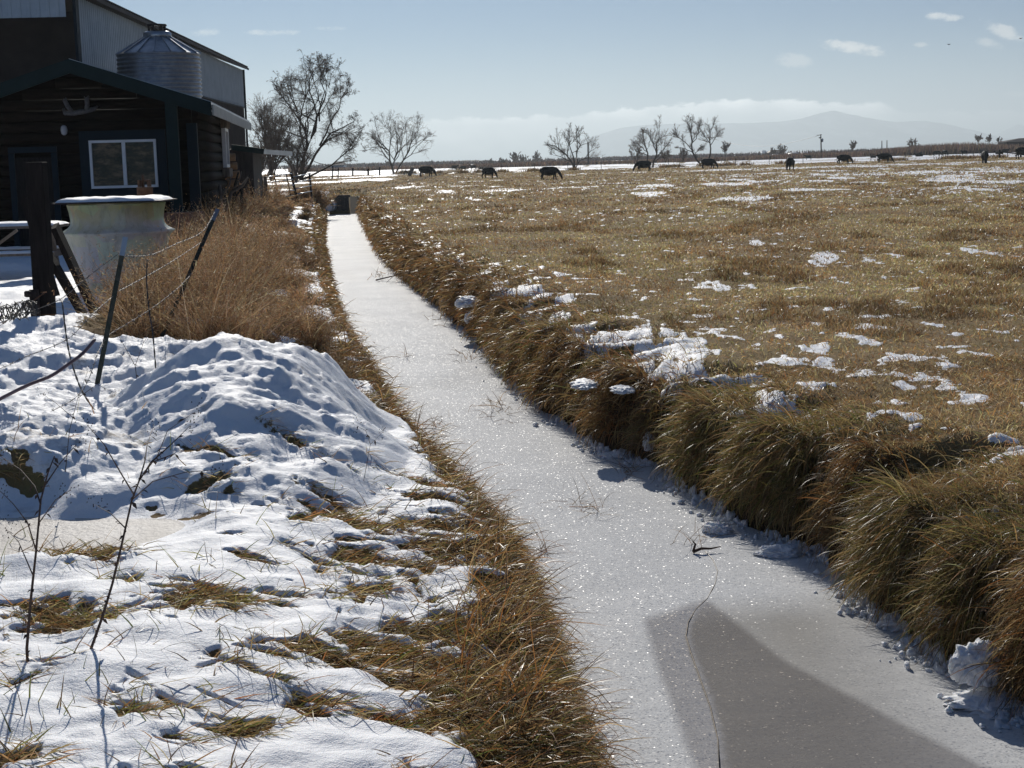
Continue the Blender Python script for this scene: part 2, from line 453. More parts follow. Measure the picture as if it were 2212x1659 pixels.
# ------------------------------------------------------------------ the ditch and the ground
_L = [G(u, v) for u, v in [(1352, 1659), (1312, 1560), (1283, 1480), (1250, 1370), (1205, 1270), (1115, 1135), (1055, 1070), (1003, 1010), (945, 930), (905, 870), (855, 815),
                           (813, 740), (772, 660), (747, 590), (724, 530), (718, 470), (716, 440)]]
_Rr = [G(u, v) for u, v in [(2330, 1640), (2170, 1560), (2040, 1480), (1890, 1370), (1760, 1235), (1610, 1150), (1520, 1120), (1395, 1020), (1270, 975), (1185, 915), (1105, 862),
                            (1062, 800), (988, 722), (932, 665), (862, 610), (812, 555), (790, 510), (772, 470), (768, 440)]]
_Ly, _Lx = np.array([p.y for p in _L]), np.array([p.x for p in _L])
_Ry, _Rx = np.array([p.y for p in _Rr]), np.array([p.x for p in _Rr])
_lm, _rm = (_Lx[2] - _Lx[0]) / (_Ly[2] - _Ly[0]), (_Rx[2] - _Rx[0]) / (_Ry[2] - _Ry[0])
_tr = np.random.default_rng(12)
TB = 3.0 + np.concatenate([[0], np.cumsum(_tr.uniform(0.42, 1.75, 130))])
TAMP = _tr.uniform(0.25, 1.45, 140)
TTONE = _tr.uniform(0, 1, 140)
def tussock(y):
    """which hanging tussock of the far bank a place belongs to, how far across it, and its dome"""
    i = np.clip(np.searchsorted(TB, y) - 1, 0, len(TB) - 2)
    f = np.clip((y - TB[i]) / (TB[i + 1] - TB[i]), 0, 1)
    return i, f, np.sqrt(np.clip(1 - (2 * f - 1) ** 2, 0, 1))
def xl(y):
    y = np.asarray(y, float)
    b = np.interp(y, _Ly, _Lx) + np.minimum(y - _Ly[0], 0) * _lm
    return b - 0.09 - 0.15 * smooth((y - 10) / 5) * np.clip(40 / np.maximum(y, 1), 0.3, 1) + 0.05 * perlin(y * 0.9, 0 * y, 21)
def xr(y):
    y = np.asarray(y, float)
    b = np.interp(y, _Ry, _Rx) + np.minimum(y - _Ry[0], 0) * _rm
    i, f, dome = tussock(y)
    return b + 0.13 + 0.42 * (1 - dome) * TAMP[i] + 0.06 * perlin(y * 0.6, 0 * y + 5, 22)

def _bump(u, v, d, R, sx=1.0):
    p = D(u, v, d)
    return (p.x, p.y, p.z, R, sx)
BANK_Z = 0.95
CONES = [_bump(490, 732, 11.0, 2.3, .44), _bump(618, 742, 11.3, 2.0, .42), _bump(540, 800, 10.2, 1.7, .62), _bump(625, 850, 10.0, 1.2, .5), _bump(390, 890, 9.6, 1.0, .8), _bump(470, 930, 9.2, .95, .9), _bump(560, 965, 9.0, .9, .8)]
RIDGE = [_bump(190, 682, 14.0, 2.2, .7), _bump(110, 715, 13.4, 2.4), _bump(330, 690, 14.6, 1.9), _bump(40, 735, 12.6, 2.5), _bump(-90, 735, 12.2, 2.7), _bump(20, 890, 9.9, 1.5), _bump(90, 930, 9.2, 1.0), _bump(-120, 880, 9.6, 2.0)]
def _cones(x, y, lst):
    s = 0.0
    xx = x + 0.18 * perlin(x * 1.3, y * 1.3, 31)
    yy = y + 0.22 * perlin(x * 1.3, y * 1.3, 32)
    for (cx, cy, cz, R, sx) in lst:
        r = np.sqrt(((xx - cx) / sx) ** 2 + (yy - cy) ** 2) / R
        r = r ** 1.35
        s = s + (max(cz - BANK_Z, 0.05) * np.clip(1 - r, 0, 1) ** 1.0) ** 9
    return s ** (1 / 9)
_pd = G(150, 1150, 0.93)
def puddle(x, y):
    """1 inside the frozen puddle beside the snow pile"""
    c = G(110, 1150, 0.92)
    c2 = G(-150, 1150, .92)
    r = np.minimum(np.hypot((x - c.x) / 0.8, (y - c.y) / 0.5), np.hypot((x - c2.x) / 0.9, (y - c2.y) / 0.7)) + 0.22 * perlin(x * 2.2, y * 2.2, 41)
    return smooth((1.3 - r) / 0.5)
def fence_x(y):
    return np.where(y < 13.5, -3.15 + (y - 11.6) * 0.04, -3.06 - 0.112 * (y - 13.5))
PATCH = []   # bare grass patches on the near snow slope: x, y, half length, half width, direction
def _patch(u1, v1, u2, v2, wpx):
    a, b = G(u1, v1, 0.93), G(u2, v2, 0.93)
    m = (a + b) / 2
    d = b - a
    wd = (G((u1 + u2) / 2, (v1 + v2) / 2 + wpx, .93) - G((u1 + u2) / 2, (v1 + v2) / 2 - wpx, .93)).length / 2
    PATCH.append((m.x, m.y, d.length / 2, wd, math.atan2(d.y, d.x)))
for t in [(-40, 1360, 330, 1335, 42), (250, 1335, 640, 1285, 30), (-30, 1500, 150, 1500, 45), (130, 1500, 280, 1485, 28), (40, 1210, 330, 1195, 30), (190, 1280, 310, 1270, 18),
          (640, 1075, 900, 1105, 22), (880, 1110, 1090, 1165, 25), (620, 1115, 700, 1105, 12), (690, 1160, 860, 1165, 18), (860, 1180, 1120, 1260, 30), (720, 1230, 900, 1250, 30),
          (880, 1260, 1120, 1330, 40), (800, 1290, 960, 1325, 18), (720, 1350, 900, 1340, 30), (880, 1370, 1180, 1440, 48), (540, 1380, 640, 1375, 14), (870, 1490, 1110, 1490, 38), (980, 1455, 1200, 1440, 22),
          (1000, 1570, 1220, 1540, 45), (640, 1505, 740, 1495, 26), (180, 1590, 340, 1550, 24), (900, 1620, 1010, 1640, 28), (430, 1435, 480, 1432, 10), (440, 1140, 490, 1135, 10), (-10, 1650, 70, 1640, 40),
          (1060, 1600, 1280, 1640, 60), (420, 1080, 510, 1078, 9), (200, 1530, 260, 1560, 12), (480, 1545, 600, 1530, 10), (520, 1270, 690, 1265, 14), (640, 1200, 720, 1205, 9), (410, 1410, 470, 1405, 9)]:
    _patch(*t)
def near_bare(x, y):
    """bare grass on the near snow slope, 0..1"""
    s = np.zeros_like(x)
    wx = x + 0.10 * perlin(x * 3.1, y * 3.1, 51) + 0.05 * perlin(x * 8, y * 8, 52)
    wy = y + 0.10 * perlin(x * 3.1, y * 3.1, 53) + 0.05 * perlin(x * 8, y * 8, 54)
    wn = fbm(x * 9, y * 9, 3, 55)
    for (cx, cy, la, lb, an) in PATCH:
        dx, dy = wx - cx, wy - cy
        c, sn = math.cos(an), math.sin(an)
        a, b = (dx * c + dy * sn) / la, (-dx * sn + dy * c) / lb
        s = np.maximum(s, smooth((1.1 - np.sqrt(a * a + b * b) + 0.5 * wn) / 0.8))
    s = np.maximum(s, smooth((fbm(x * 2.6 + y, y * 4.5, 4, 56) - 0.62) / 0.15))
    return s
RPATCH = []   # snow lying on the far bank's shoulder and the field: x, y, rx, ry
for (u, v, ru, rv, z) in [(1250, 722, 85, 26, .85), (1370, 712, 50, 22, .87), (1390, 752, 65, 22, .87), (1480, 745, 75, 26, .87), (1330, 765, 50, 16, .86), (1280, 818, 42, 22, .80), (1350, 845, 35, 20, .8), (1255, 780, 20, 12, .7),
                          (1090, 672, 38, 12, .8), (1160, 665, 40, 9, .83), (1020, 655, 40, 26, .72), (1060, 630, 45, 12, .8), (960, 625, 16, 20, .65), (905, 560, 22, 14, .7), (935, 545, 25, 8, .85), (850, 490, 35, 14, .8), (830, 475, 20, 10, .75),
                          (1880, 800, 45, 18, .85), (1960, 810, 70, 14, .85), (2020, 780, 60, 14, .85), (2050, 840, 35, 14, .85), (1770, 930, 18, 12, .83), (1560, 613, 50, 9, .85), (1660, 525, 45, 7, .85), (1800, 556, 60, 9, .85), (2140, 545, 45, 12, .85),
                          (1950, 620, 25, 9, .85), (1230, 600, 40, 6, .85), (1780, 780, 30, 9, .85), (1700, 745, 60, 6, .85), (2150, 978, 26, 10, .84), (1585, 865, 30, 8, .84), (1690, 860, 40, 6, .84)]:
    p = G(u, v, z)
    q = G(u + ru, v, z); t = G(u, v - rv, z); b = G(u, v + rv, z)
    RPATCH.append((p.x, p.y, abs(q.x - p.x), abs(t.y - b.y) / 2))
def rsnow(x, y, dr):
    """snow on the field side, 0..1"""
    s = np.zeros_like(x)
    k = np.clip(y / 14.0, 0.8, 6)
    wx = x + 0.16 * perlin(x * 2.3, y * 2.3, 61) + 0.1 * perlin(x * 6, y * 6, 62)
    wy = y + 0.3 * perlin(x * 2.3, y * 2.3, 63) + 0.1 * perlin(x * 6, y * 6, 64)
    wn = fbm(x * 4.5 / np.clip(y / 14, 1, 4), y * 3.0 / np.clip(y / 14, 1, 4), 4, 60)
    for (cx, cy, rx, ry) in RPATCH:
        s = np.maximum(s, smooth((1.0 - np.sqrt(((wx - cx) / rx) ** 2 + ((wy - cy) / ry) ** 2) + 1.0 * wn) / 0.6) * 0.72)
    crest = np.exp(-((dr - 0.55) / 0.45) ** 2) * 0.62 * smooth((y - 11) / 4) * smooth((60 - y) / 25)
    n = crest + fbm(x * 2.9, y * 1.6, 4, 65) + 0.3 * fbm(x * 0.1, y * 0.07, 2, 66)
    n2 = fbm(x * 0.22, y * 0.09, 4, 67) + 0.5 * perlin(x * 0.015, y * 0.03, 68)
    right = smooth((x - 0.02 * y - 3) / 25.0)
    th = 0.55 - 0.28 * smooth((y - 22) / 50) * (0.35 + 0.65 * right)
    band = np.exp(-((y - (128 - 0.28 * x)) / 9.0) ** 2) * right * 0.42 + np.exp(-((y - 182) / 10.0) ** 2) * right * 0.5
    calm = np.exp(-((y - 160) / 13.0) ** 2) * 0.5 + np.exp(-((y - 215) / 15.0) ** 2) * 0.6
    f = np.maximum(n, n2 * smooth((y - 35) / 40)) + band - calm
    s = np.maximum(s, smooth((f - th + 0.1) / 0.36) * 0.86)
    far = smooth((y - 241 - 6 * perlin(x * 0.05, y * 0.01, 69)) / 5) * np.clip(0.62 + 0.5 * fbm(x * 0.25, y * 0.05, 4, 70), 0, 1)
    return np.maximum(s * smooth((dr - 0.05) / 0.25), far)
TPATCH = [G(650, 560, 1.15), G(690, 590, 1.1), G(640, 655, 1.1), G(685, 660, 1.0), G(625, 470, 1.1), G(600, 455, 1.1)]
def thick_snow(x, y):
    """snow showing between the weeds"""
    s = 0
    for p in TPATCH:
        k = p.y / 25
        s = np.maximum(s, smooth((1.1 - np.hypot((x - p.x) / (.42 * k), (y - p.y) / (1.5 * k)) + .5 * fbm(x * 2.5, y * 2.0, 3, 78)) / .5))
    return s
def snow_cover(x, y):
    yl, yr_ = xl(y), xr(y)
    dl, dr = yl - x, x - yr_
    left = np.ones_like(x)
    slope = smooth((13.2 - y) / 1.2) * smooth((9.3 - y) / 1.0 + 0.3)
    left = left - near_bare(x, y) * smooth((9.4 - y) / 0.6)
    lipw = 0.60 - 0.22 * smooth((10.4 - y) / 2.2) + 0.10 * perlin(y * 1.6, 0 * y, 71) + 0.30 * smooth((6.1 - y) / 0.7) + 0.12 * perlin(x * 2, y * 4.5, 72) + 0.25 * smooth((y - 11.4) / 1.5)
    st = fbm((x * 0.86 - y * 0.5) * 1.1, (x * 0.5 + y * 0.86) * 5.5, 4, 76)
    left = left * (1 - smooth((st + 0.32 - dl * 0.46) / 0.3) * smooth((9.7 - y) / .8))
    left = left * smooth((dl - lipw) / 0.2)
    isl = smooth((fbm(x * 1.5 + 3, y * 1.1, 4, 77) - 0.22) / 0.2) * smooth((dl - 0.48) / 0.15) * smooth((9.0 - y) / 1.0)
    left = np.maximum(left, isl)
    thick = smooth((y - 12.6) / 1.0) * smooth((x - fence_x(y) + 1.0) / 0.5) * smooth((105 - y) / 10)
    tn = smooth((fbm(x * 0.8, y * 0.6, 4, 73) - 0.02) / 0.2) * 0.9
    left = left * (1 - thick) + thick * np.maximum(tn, thick_snow(x, y)) * smooth((dl - 0.3) / 0.3)
    left = np.where(y > 100, smooth((fbm(x * 0.1, y * 0.04, 3, 74) + 0.05 + (y > 240) * 0.8) / 0.2), left)
    right = rsnow(x, y, dr)
    return np.where(dl > 0, left, np.where(dr > 0, right, 0.0))
def ground_z(x, y, cover=None, fine=True):
    x = np.asarray(x, float); y = np.asarray(y, float)
    yl, yr_ = xl(y), xr(y)
    dl, dr = yl - x, x - yr_
    if cover is None: cover = snow_cover(x, y)
    near = np.clip(30.0 / np.maximum(y, 1), 0, 1)
    # field side: an undercut, tussocky bank
    zr = -0.15 + 0.78 * np.clip(dr / 0.22, 0, 1) ** 0.55 + 0.20 * smooth((dr - 0.2) / 0.9)
    ti, tf, td_ = tussock(y + 0.28 * perlin(x * 1.1, y * 0.8, 24))
    zr = zr + (td_ - 0.65) * 0.52 * TAMP[ti] * np.exp(-(np.maximum(dr, 0) / 0.75) ** 2) * np.clip(dr / 0.25, 0, 1)
    tus = perlin(x * 0.8, y * 0.75, 81) * 0.06 + perlin(x * 1.9, y * 1.7, 82) * 0.05
    zr = zr + tus * np.clip(dr / 0.3, 0, 1) * (np.exp(-np.maximum(dr, 0) / 1.3) + 0.25)
    zr = zr + 0.0035 * np.maximum(x - 4, 0) + 0.05 * fbm(x * 0.13, y * 0.13, 2, 83)
    # near side: a lip of grass, then the snow slope
    wl = 0.60 - 0.30 * smooth((10.6 - y) / 2.8) - 0.13 * smooth((y - 12) / 3)
    zl = -0.12 + 0.90 * np.clip((dl - 0.10) / wl, 0, 1) ** 0.85 + 0.17 * smooth((dl - 0.6) / 1.4)
    zl = zl + (0.03 * fbm(x * 0.7, y * 0.7, 3, 84) + 0.03 * perlin(x * 2.0, y * 2.6, 85) + 0.014 * perlin(x * 5.5, y * 6.5, 87) + 0.012 * perlin(x * 9, y * 10, 89) * smooth((perlin(x * .8, y * .8, 86) + .1) / .3)) * np.clip(dl / 0.5, 0, 1)
    zl = zl + 0.25 * smooth((dl - 0.3) / 0.8) * smooth((y - 14) / 6) * smooth((105 - y) / 15) * (0.5 + 0.5 * perlin(x * .5, y * .35, 88))
    p1, p2 = _cones(x, y, CONES), _cones(x, y, RIDGE)
    pile = np.maximum(p1, p2)
    pm = np.clip(pile / 0.15, 0, 1)
    lump = 0.0
    if fine:
        la, lb = x * 0.8 + y * 0.6, y * 0.8 - x * 0.6
        lm = smooth((perlin(x * 0.9, y * 0.9, 99) + 0.15) / 0.5)
        lump = (0.09 * fbm(la * 0.8, lb * 1.6, 3, 91) + 0.028 * fbm(la * 2.2, lb * 4.6, 4, 92) * (0.3 + 0.7 * lm) + 0.022 * smooth((perlin(la * 4.2, lb * 5.2, 93) - 0.28) / 0.3) * (1 - 0.6 * lm) + 0.015 * smooth((perlin(x * 11, y * 12, 94) - 0.25) / 0.2)) * np.where(p2 > p1, 1.0, 0.8)
    zl = zl + (pile + lump * pm) * smooth((dl - 0.45) / 0.9)
    pud = puddle(x, y)
    zl = zl * (1 - pud) + pud * 0.90
    z = np.where(dl > 0, zl, np.where(dr > 0, zr, -0.15))
    # driveway bank over the culvert closes the ditch
    emb = smooth((y - 86.6) / 0.5)
    z = np.where((dl <= 0) & (dr <= 0), np.maximum(z, -0.15 + emb * 1.05), z)
    bankd = np.maximum(np.maximum(dl, dr), 0)
    th = np.where(dl > 0, 0.028, np.where(dr < 1.6, 0.018, 0.007)) * np.clip(bankd / 0.2, 0, 1) * np.clip(60 / np.maximum(y, 1), 0.3, 1)
    cs = smooth((cover - 0.15) / 0.8)
    z = z + th * cs * (1 - pud) * (1 + (0.5 * perlin(x * 3, y * 3, 99) if fine else 0)) + np.where(dr > 0, 0.02 * cs * perlin(x * 7, y * 7, 98), 0)
    return z

# one sheet: fine where the photograph looks, reaching the horizon all round
us = np.concatenate([-np.geomspace(30, 0.40, 26), np.linspace(-0.39, 0.39, 900), np.geomspace(0.40, 30, 26)])
inv = np.linspace(1 / 4.1, 1 / 110.0, 900)
ys = np.concatenate([np.linspace(-60, 3.6, 16), 1 / inv, np.geomspace(113, 320, 60), np.geomspace(330, 22000, 28)])
wy_ = np.maximum(ys, 4.0)
GX, GY = us[None, :] * wy_[:, None], np.repeat(ys[:, None], len(us), 1)
GX = np.clip(GX, -22000, 22000) + np.linspace(0, 1e-3, len(us))[None, :]
fx, fy = GX.ravel(), GY.ravel()
cov = snow_cover(fx, fy)
fz = ground_z(fx, fy, cov)
pud = puddle(fx, fy) * (fx < xl(fy))
pile1, pile2 = _cones(fx, fy, CONES), _cones(fx, fy, RIDGE)
dirt = smooth((fbm(fx * 1.1, fy * 1.1, 3, 111) - 0.35) / 0.3) * np.clip(np.maximum(pile2, pile1 * 0.4) / 0.2, 0, 1) * 0.9
for (u, v, d, R) in [(45, 955, 9.0, .16), (345 * .78, 620 * 1.52, 9.2, .12), (120, 985, 8.8, .15), (262, 790, 11, .1), (500, 790, 10.6, .05), (655, 800, 10.6, .05)]:
    p = D(u, v, d)
    q = np.hypot(fx - p.x, (fy - p.y) * 0.6) / R
    dirt = np.maximum(dirt, smooth((1.3 - q) / 0.6))
gdr, gdl = fx - xr(fy), xl(fy) - fx
mud_gap_shade = np.where(gdr > -.5, smooth((0.42 - gdr) / 0.2), 0) * (fy < 95)  # bank mud, with the shade of the tussock gaps put into its colour
mud_gap_shade = np.maximum(mud_gap_shade, np.where(gdl > 0, smooth((0.4 - gdl) / 0.2) * .7, 0) * (fy < 95))
gcol = np.stack([cov, mud_gap_shade, dirt], 1)
NR, NC = GX.shape
idx = np.arange(NR * NC).reshape(NR, NC)
quads = np.stack([idx[:-1, :-1], idx[:-1, 1:], idx[1:, 1:], idx[1:, :-1]], -1).reshape(-1, 4)
qx, qy = fx[quads].mean(1), fy[quads].mean(1)
qdl, qdr = xl(qy) - qx, qx - xr(qy)
qp1, qp2 = pile1[quads].mean(1), pile2[quads].mean(1)
qpud = pud[quads].mean(1)
region = np.where(qdr > -0.02, 0, np.where(qdl > 0, 1, 2))
region = np.where((region == 1) & (qp1 > 0.07) & (qp1 >= qp2) & (qdl > 0.4), 3, region)
region = np.where((region == 1) & (qp2 > 0.07) & (qdl > 0.4), 4, region)
region = np.where((region == 1) & (qpud > 0.97), 5, region)
region = np.where(qy > 241, 6, region)
def sub_ground(sel, name, mat):
    q = quads[sel]
    used, invi = np.unique(q, return_inverse=True)
    V = np.stack([fx, fy, fz], 1)[used]
    c = gcol[used]
    me = np_mesh(name, V, invi.reshape(-1, 4), None, c, True)
    return link(name, me, mat)
tag(sub_ground(region == 0, 'pasture', M['ground']), kind='structure')
tag(sub_ground(region == 1, 'ditch_bank', M['ground']), kind='structure')
tag(sub_ground(region == 2, 'ditch_bed', M['ground']), kind='structure')
tag(sub_ground(region == 3, 'snow_pile', M['ground']), 'tall peaked pile of ploughed snow between the bare bank and the ditch', 'snow pile')
tag(sub_ground(region == 4, 'snow_pile', M['ground']), 'long lumpy ridge of ploughed snow under the barbed wire posts', 'snow pile')
tag(sub_ground(region == 5, 'frozen_puddle', M['puddle']), kind='structure')
tag(sub_ground(region == 6, 'far_plain', M['ground']), kind='structure')

# ------------------------------------------------------------------ ice of the ditch
_crack = [G(u, v) for u, v in [(1556, 1680), (1551, 1600), (1535, 1530), (1510, 1460), (1492, 1410), (1482, 1375), (1487, 1345), (1503, 1318), (1528, 1294), (1545, 1262), (1550, 1235), (1540, 1210), (1524, 1192)]]
cky, ckx = np.array([p.y for p in _crack]), np.array([p.x for p in _crack])
iy = 1 / np.linspace(1 / 3.0, 1 / 88.0, 420)
it = np.linspace(-0.25, 1.25, 90)
IX = xl(iy)[:, None] * (1 - it)[None, :] + xr(iy)[:, None] * it[None, :]
IY = np.repeat(iy[:, None], len(it), 1)
IZ = 0.006 * fbm(IX * 0.8, IY * 0.8, 3, 121) + 0.002 * perlin(IX * 6, IY * 6, 124)
cr = np.interp(IY, cky, ckx)
clear = smooth((IX - cr) / 0.04) * smooth((9.5 - IY) / 0.8) * smooth((1.5 - (IX - cr)) / 1.0) * 0.75 + 0.12 * smooth((fbm(IX * .5, IY * .3, 3, 125) - .3) / .4)
ii = np.arange(IX.size).reshape(IX.shape)
iq = np.stack([ii[:-1, :-1], ii[:-1, 1:], ii[1:, 1:], ii[1:, :-1]], -1).reshape(-1, 4)
me = np_mesh('ice', np.stack([IX, IY, IZ], -1).reshape(-1, 3), iq, None, np.stack([clear.ravel()] * 3, 1) * np.array([1, 0, 0]), True)
tag(link('ice', me, M['ice']), kind='structure')
mb = MB()
mb.tube([(p.x, p.y, 0.004) for p in _crack], 0.0035, 5)
tag(mb.build('ice_crack', M['dark_wire']), kind='structure')

def gz(x, y):
    return float(ground_z(np.array([x]), np.array([y]))[0])
def on_ground(u, v):
    """where the line of sight meets the ground"""
    ds = np.geomspace(4.3, 700, 6000)
    r = ray(u, v)
    X, Z = r.x / r.y * ds, CAM_H + r.z / r.y * ds
    g = ground_z(X, ds)
    k = np.argmax(Z < g)
    return Vector((X[k], ds[k], g[k]))
# ------------------------------------------------------------------ grass
def blades(root, dirh, L, e0, droop, wdt, col, K=2, zmin=None, rng=RNG):
    """ribbons that start at elevation e0 and bend down by droop; returns verts, quads, tris, colours"""
    N = len(root)
    t = (np.arange(K) + 0.5) / K
    th = e0[:, None] - droop[:, None] * t[None, :]
    st = (L / K)[:, None]
    h = np.concatenate([np.zeros((N, 1)), np.cumsum(np.cos(th) * st, 1)], 1)
    z = np.concatenate([np.zeros((N, 1)), np.cumsum(np.sin(th) * st, 1)], 1)
    P = root[:, None, :] + np.concatenate([h[..., None] * dirh[:, None, :], z[..., None]], -1)
    if zmin is not None: P[..., 2] = np.maximum(P[..., 2], zmin)
    d3 = np.concatenate([dirh * np.cos(th.mean(1))[:, None], np.sin(th.mean(1))[:, None]], 1)
    rv = rng.normal(size=(N, 3))
    s = np.cross(d3, rv)
    s /= np.linalg.norm(s, axis=1)[:, None] + 1e-9
    wk = (1 - np.linspace(0, 1, K + 1) ** 1.6 * 0.75)[:-1]
    A = P[:, :-1] - s[:, None, :] * (wdt[:, None] * wk[None, :])[..., None] * 0.5
    B = P[:, :-1] + s[:, None, :] * (wdt[:, None] * wk[None, :])[..., None] * 0.5
    V = np.concatenate([np.stack([A, B], 2).reshape(N, 2 * K, 3), P[:, -1:]], 1)
    nv = 2 * K + 1
    base = (np.arange(N) * nv)[:, None]
    q = np.concatenate([base + np.array([2 * k, 2 * k + 1, 2 * k + 3, 2 * k + 2])[None, :] for k in range(K - 1)], 0) if K > 1 else np.zeros((0, 4), int)
    tr = base + np.array([2 * K - 2, 2 * K - 1, 2 * K])[None, :]
    C = np.repeat(col, nv, 0)
    return V.reshape(-1, 3), q, tr, C
def join(parts):
    V, Q, T, C, o = [], [], [], [], 0
    for v, q, t, c in parts:
        V.append(v); Q.append(q + o); T.append(t + o); C.append(c); o += len(v)
    return np.concatenate(V), np.concatenate(Q), np.concatenate(T), np.concatenate(C)
def grass_object(name, parts, mat=None):
    V, Q, T, C = join(parts)
    return link(name, np_mesh(name, V, Q if len(Q) else None, T, C), mat or M['grass'])
def palette(n, cols, w=None, jit=0.22, rng=RNG):
    cols = np.array(cols)
    k = rng.choice(len(cols), n, p=None if w is None else np.array(w) / np.sum(w))
    c = cols[k] * (1 + rng.normal(0, jit, (n, 1))) * (1 + rng.normal(0, 0.06, (n, 3)))
    return np.clip(c, 0.005, 0.9)
STRAW, TAN, BROWN, RUST_, OLIVE, GREEN, DARK = (0.60, 0.46, 0.23), (0.46, 0.315, 0.14), (0.30, 0.185, 0.085), (0.42, 0.20, 0.065), (0.30, 0.255, 0.08), (0.17, 0.19, 0.05), (0.14, 0.09, 0.048)
def unit(a):
    return np.stack([np.cos(a), np.sin(a)], 1)
PX = 1 / 1539.0       # metres per picture point at one metre
# --- stubble of the pasture
def field_blades(d0, d1, n, lmin, lmax, K=2):
    y = np.sqrt(RNG.uniform(d0 ** 2, d1 ** 2, n)) if d1 < 60 else np.exp(RNG.uniform(np.log(d0), np.log(d1), n))
    lo, hi = np.maximum(xr(y) + 0.22, -0.36 * y), 0.37 * y + 0.8
    lo = np.where(y > 88, -0.13 * y, lo)
    x = lo + (hi - lo) * RNG.uniform(0, 1, n)
    c = snow_cover(x, y)
    keep = (RNG.uniform(0, 1, n) > c * 0.86) & (hi > lo)
    x, y = x[keep], y[keep]
    n = len(x)
    z = ground_z(x, y, fine=False) - 0.01
    ang = RNG.uniform(0, 2 * np.pi, n)
    tall = smooth((fbm(x * 0.45, y * 0.2, 4, 131) - 0.1) / 0.3) * smooth((fbm(x * 1.6, y * 1.1, 2, 134) + .35) / .3)
    green = smooth((fbm(x * 0.25, y * 0.13, 3, 132) + 0.12 + 0.02 * np.minimum(x, 10)) / 0.4) * (1 - tall)
    L = RNG.uniform(lmin, lmax, n) * (0.7 + 0.55 * tall)
    e0 = np.clip(RNG.normal(0.75 + 0.4 * tall, 0.45, n), 0.05, 1.5)
    wd = np.maximum(0.0045, 0.75 * PX * y) * RNG.uniform(0.7, 1.3, n)
    cg = palette(n, [STRAW, TAN, OLIVE, GREEN, BROWN], [3, 3.4, 1.8, .5, 2.2])
    cb = palette(n, [TAN, BROWN, RUST_, STRAW, DARK], [2.4, 4, 1.5, 1, 1.6])
    col = cb + (cg - cb) * (green[:, None] > RNG.uniform(0, 1, (n, 1)))
    col = col * (1 + 0.45 * fbm(x * 0.5, y * 0.25, 3, 135))[:, None] * (1 - 0.35 * tall)[:, None]
    col = np.clip(col * 1.25 * np.array([0.95, 1.0, 1.05]), 0.01, .9)
    return blades(np.stack([x, y, z], 1), unit(ang), L, e0, RNG.uniform(0.2, 1.3, n), wd, col, K)
parts = [field_blades(6.2, 14, 60000, 0.05, 0.14), field_blades(14, 28, 110000, 0.04, 0.12), field_blades(28, 60, 130000, 0.05, 0.13), field_blades(60, 250, 150000, 0.07, 0.18)]
tag(grass_object('pasture_grass', parts), kind='stuff')

# --- tussocks that hang over the ice on the field side
def drape(y, s, side, L, e0, droop, col, wmin=0.0045, K=5, fan=0.35, zmin=0.012):
    n = len(y)
    edge = xr(y) if side > 0 else xl(y)
    x = edge + s if side > 0 else edge - s
    z = ground_z(x, y, fine=False) - 0.015
    z = np.maximum(z, 0.02)
    e2 = xr(y + 0.15) if side > 0 else xl(y + 0.15)
    e1 = xr(y - 0.15) if side > 0 else xl(y - 0.15)
    tx, ty = (e2 - e1), np.full(n, 0.3)
    ln = np.hypot(tx, ty)
    nx, ny = -ty / ln * side, tx / ln * side       # towards the ice
    a0 = np.arctan2(ny, nx)
    if side > 0:
        ti, tf, td_ = tussock(y)
        a0 = a0 - (tf - 0.5) * 2.3
    a = a0 + fan * 1.6 * perlin(y * 1.4, s * 0.8, 141) + fan * 1.8 * perlin(y * 6.0, s * 5.0, 143) + RNG.normal(0, fan * 0.9, n)
    wd = np.maximum(wmin, 0.7 * PX * y) * RNG.uniform(0.45, 1.7, n)
    return blades(np.stack([x, y, z], 1), unit(a), L, e0, droop, wd, col, K, zmin)
def bank_drape(d0, d1, n, side):
    u = RNG.uniform(0, 1, n)
    y = 1 / (1 / d0 + u * (1 / d1 - 1 / d0))
    s = 0.04 + np.abs(RNG.normal(0, 0.30, n)) * RNG.choice([0.6, 1, 1.6], n)
    edge = xr(y) if side > 0 else xl(y)
    x = edge + s * side
    c = snow_cover(x, y)
    k = (RNG.uniform(0, 1, n) > c * 0.9) & (s < 1.5)
    y, s = y[k], s[k]
    n = len(y)
    cl = perlin(y * 0.9, s * 1.1, 142)
    ti, tf, td_ = tussock(y)
    L = RNG.uniform(0.08, 0.40, n) * (0.65 + 0.45 * td_)
    e0 = np.clip(RNG.normal(0.35, 0.5, n), -0.6, 1.4)
    droop = np.clip(RNG.normal(1.9, 0.7, n), 0.1, 3.2)
    g = smooth((TTONE[ti] - 0.35) / 0.3) * smooth((24 - y) / 12)
    cb = palette(n, [TAN, BROWN, RUST_, STRAW, DARK], [3, 4, 2.6, 1.6, 1.3])
    cg = palette(n, [OLIVE, GREEN, TAN, STRAW, BROWN], [2.6, 1.3, 2.4, 1.8, 2.0])
    col = np.where(RNG.uniform(0, 1, (n, 1)) < g[:, None] * 0.85, cg, cb)
    col = col * 0.68
    mat = RNG.uniform(0, 1, n) < 0.34
    e0 = np.where(mat, RNG.uniform(-0.6, 1.3, n), e0); L = np.where(mat, L * 0.5, L); droop = np.where(mat, RNG.uniform(-.5, 1.5, n), droop)
    return y, s, L, e0, droop, col
parts = []
for d0, d1, n in ((6.2, 16, 85000), (16, 40, 60000), (40, 92, 36000)):
    y, s, L, e0, dr_, col = bank_drape(d0, d1, n, 1)
    parts.append(drape(y, s, 1, L, e0, dr_, col))
tag(grass_object('bank_grass', parts), kind='stuff')
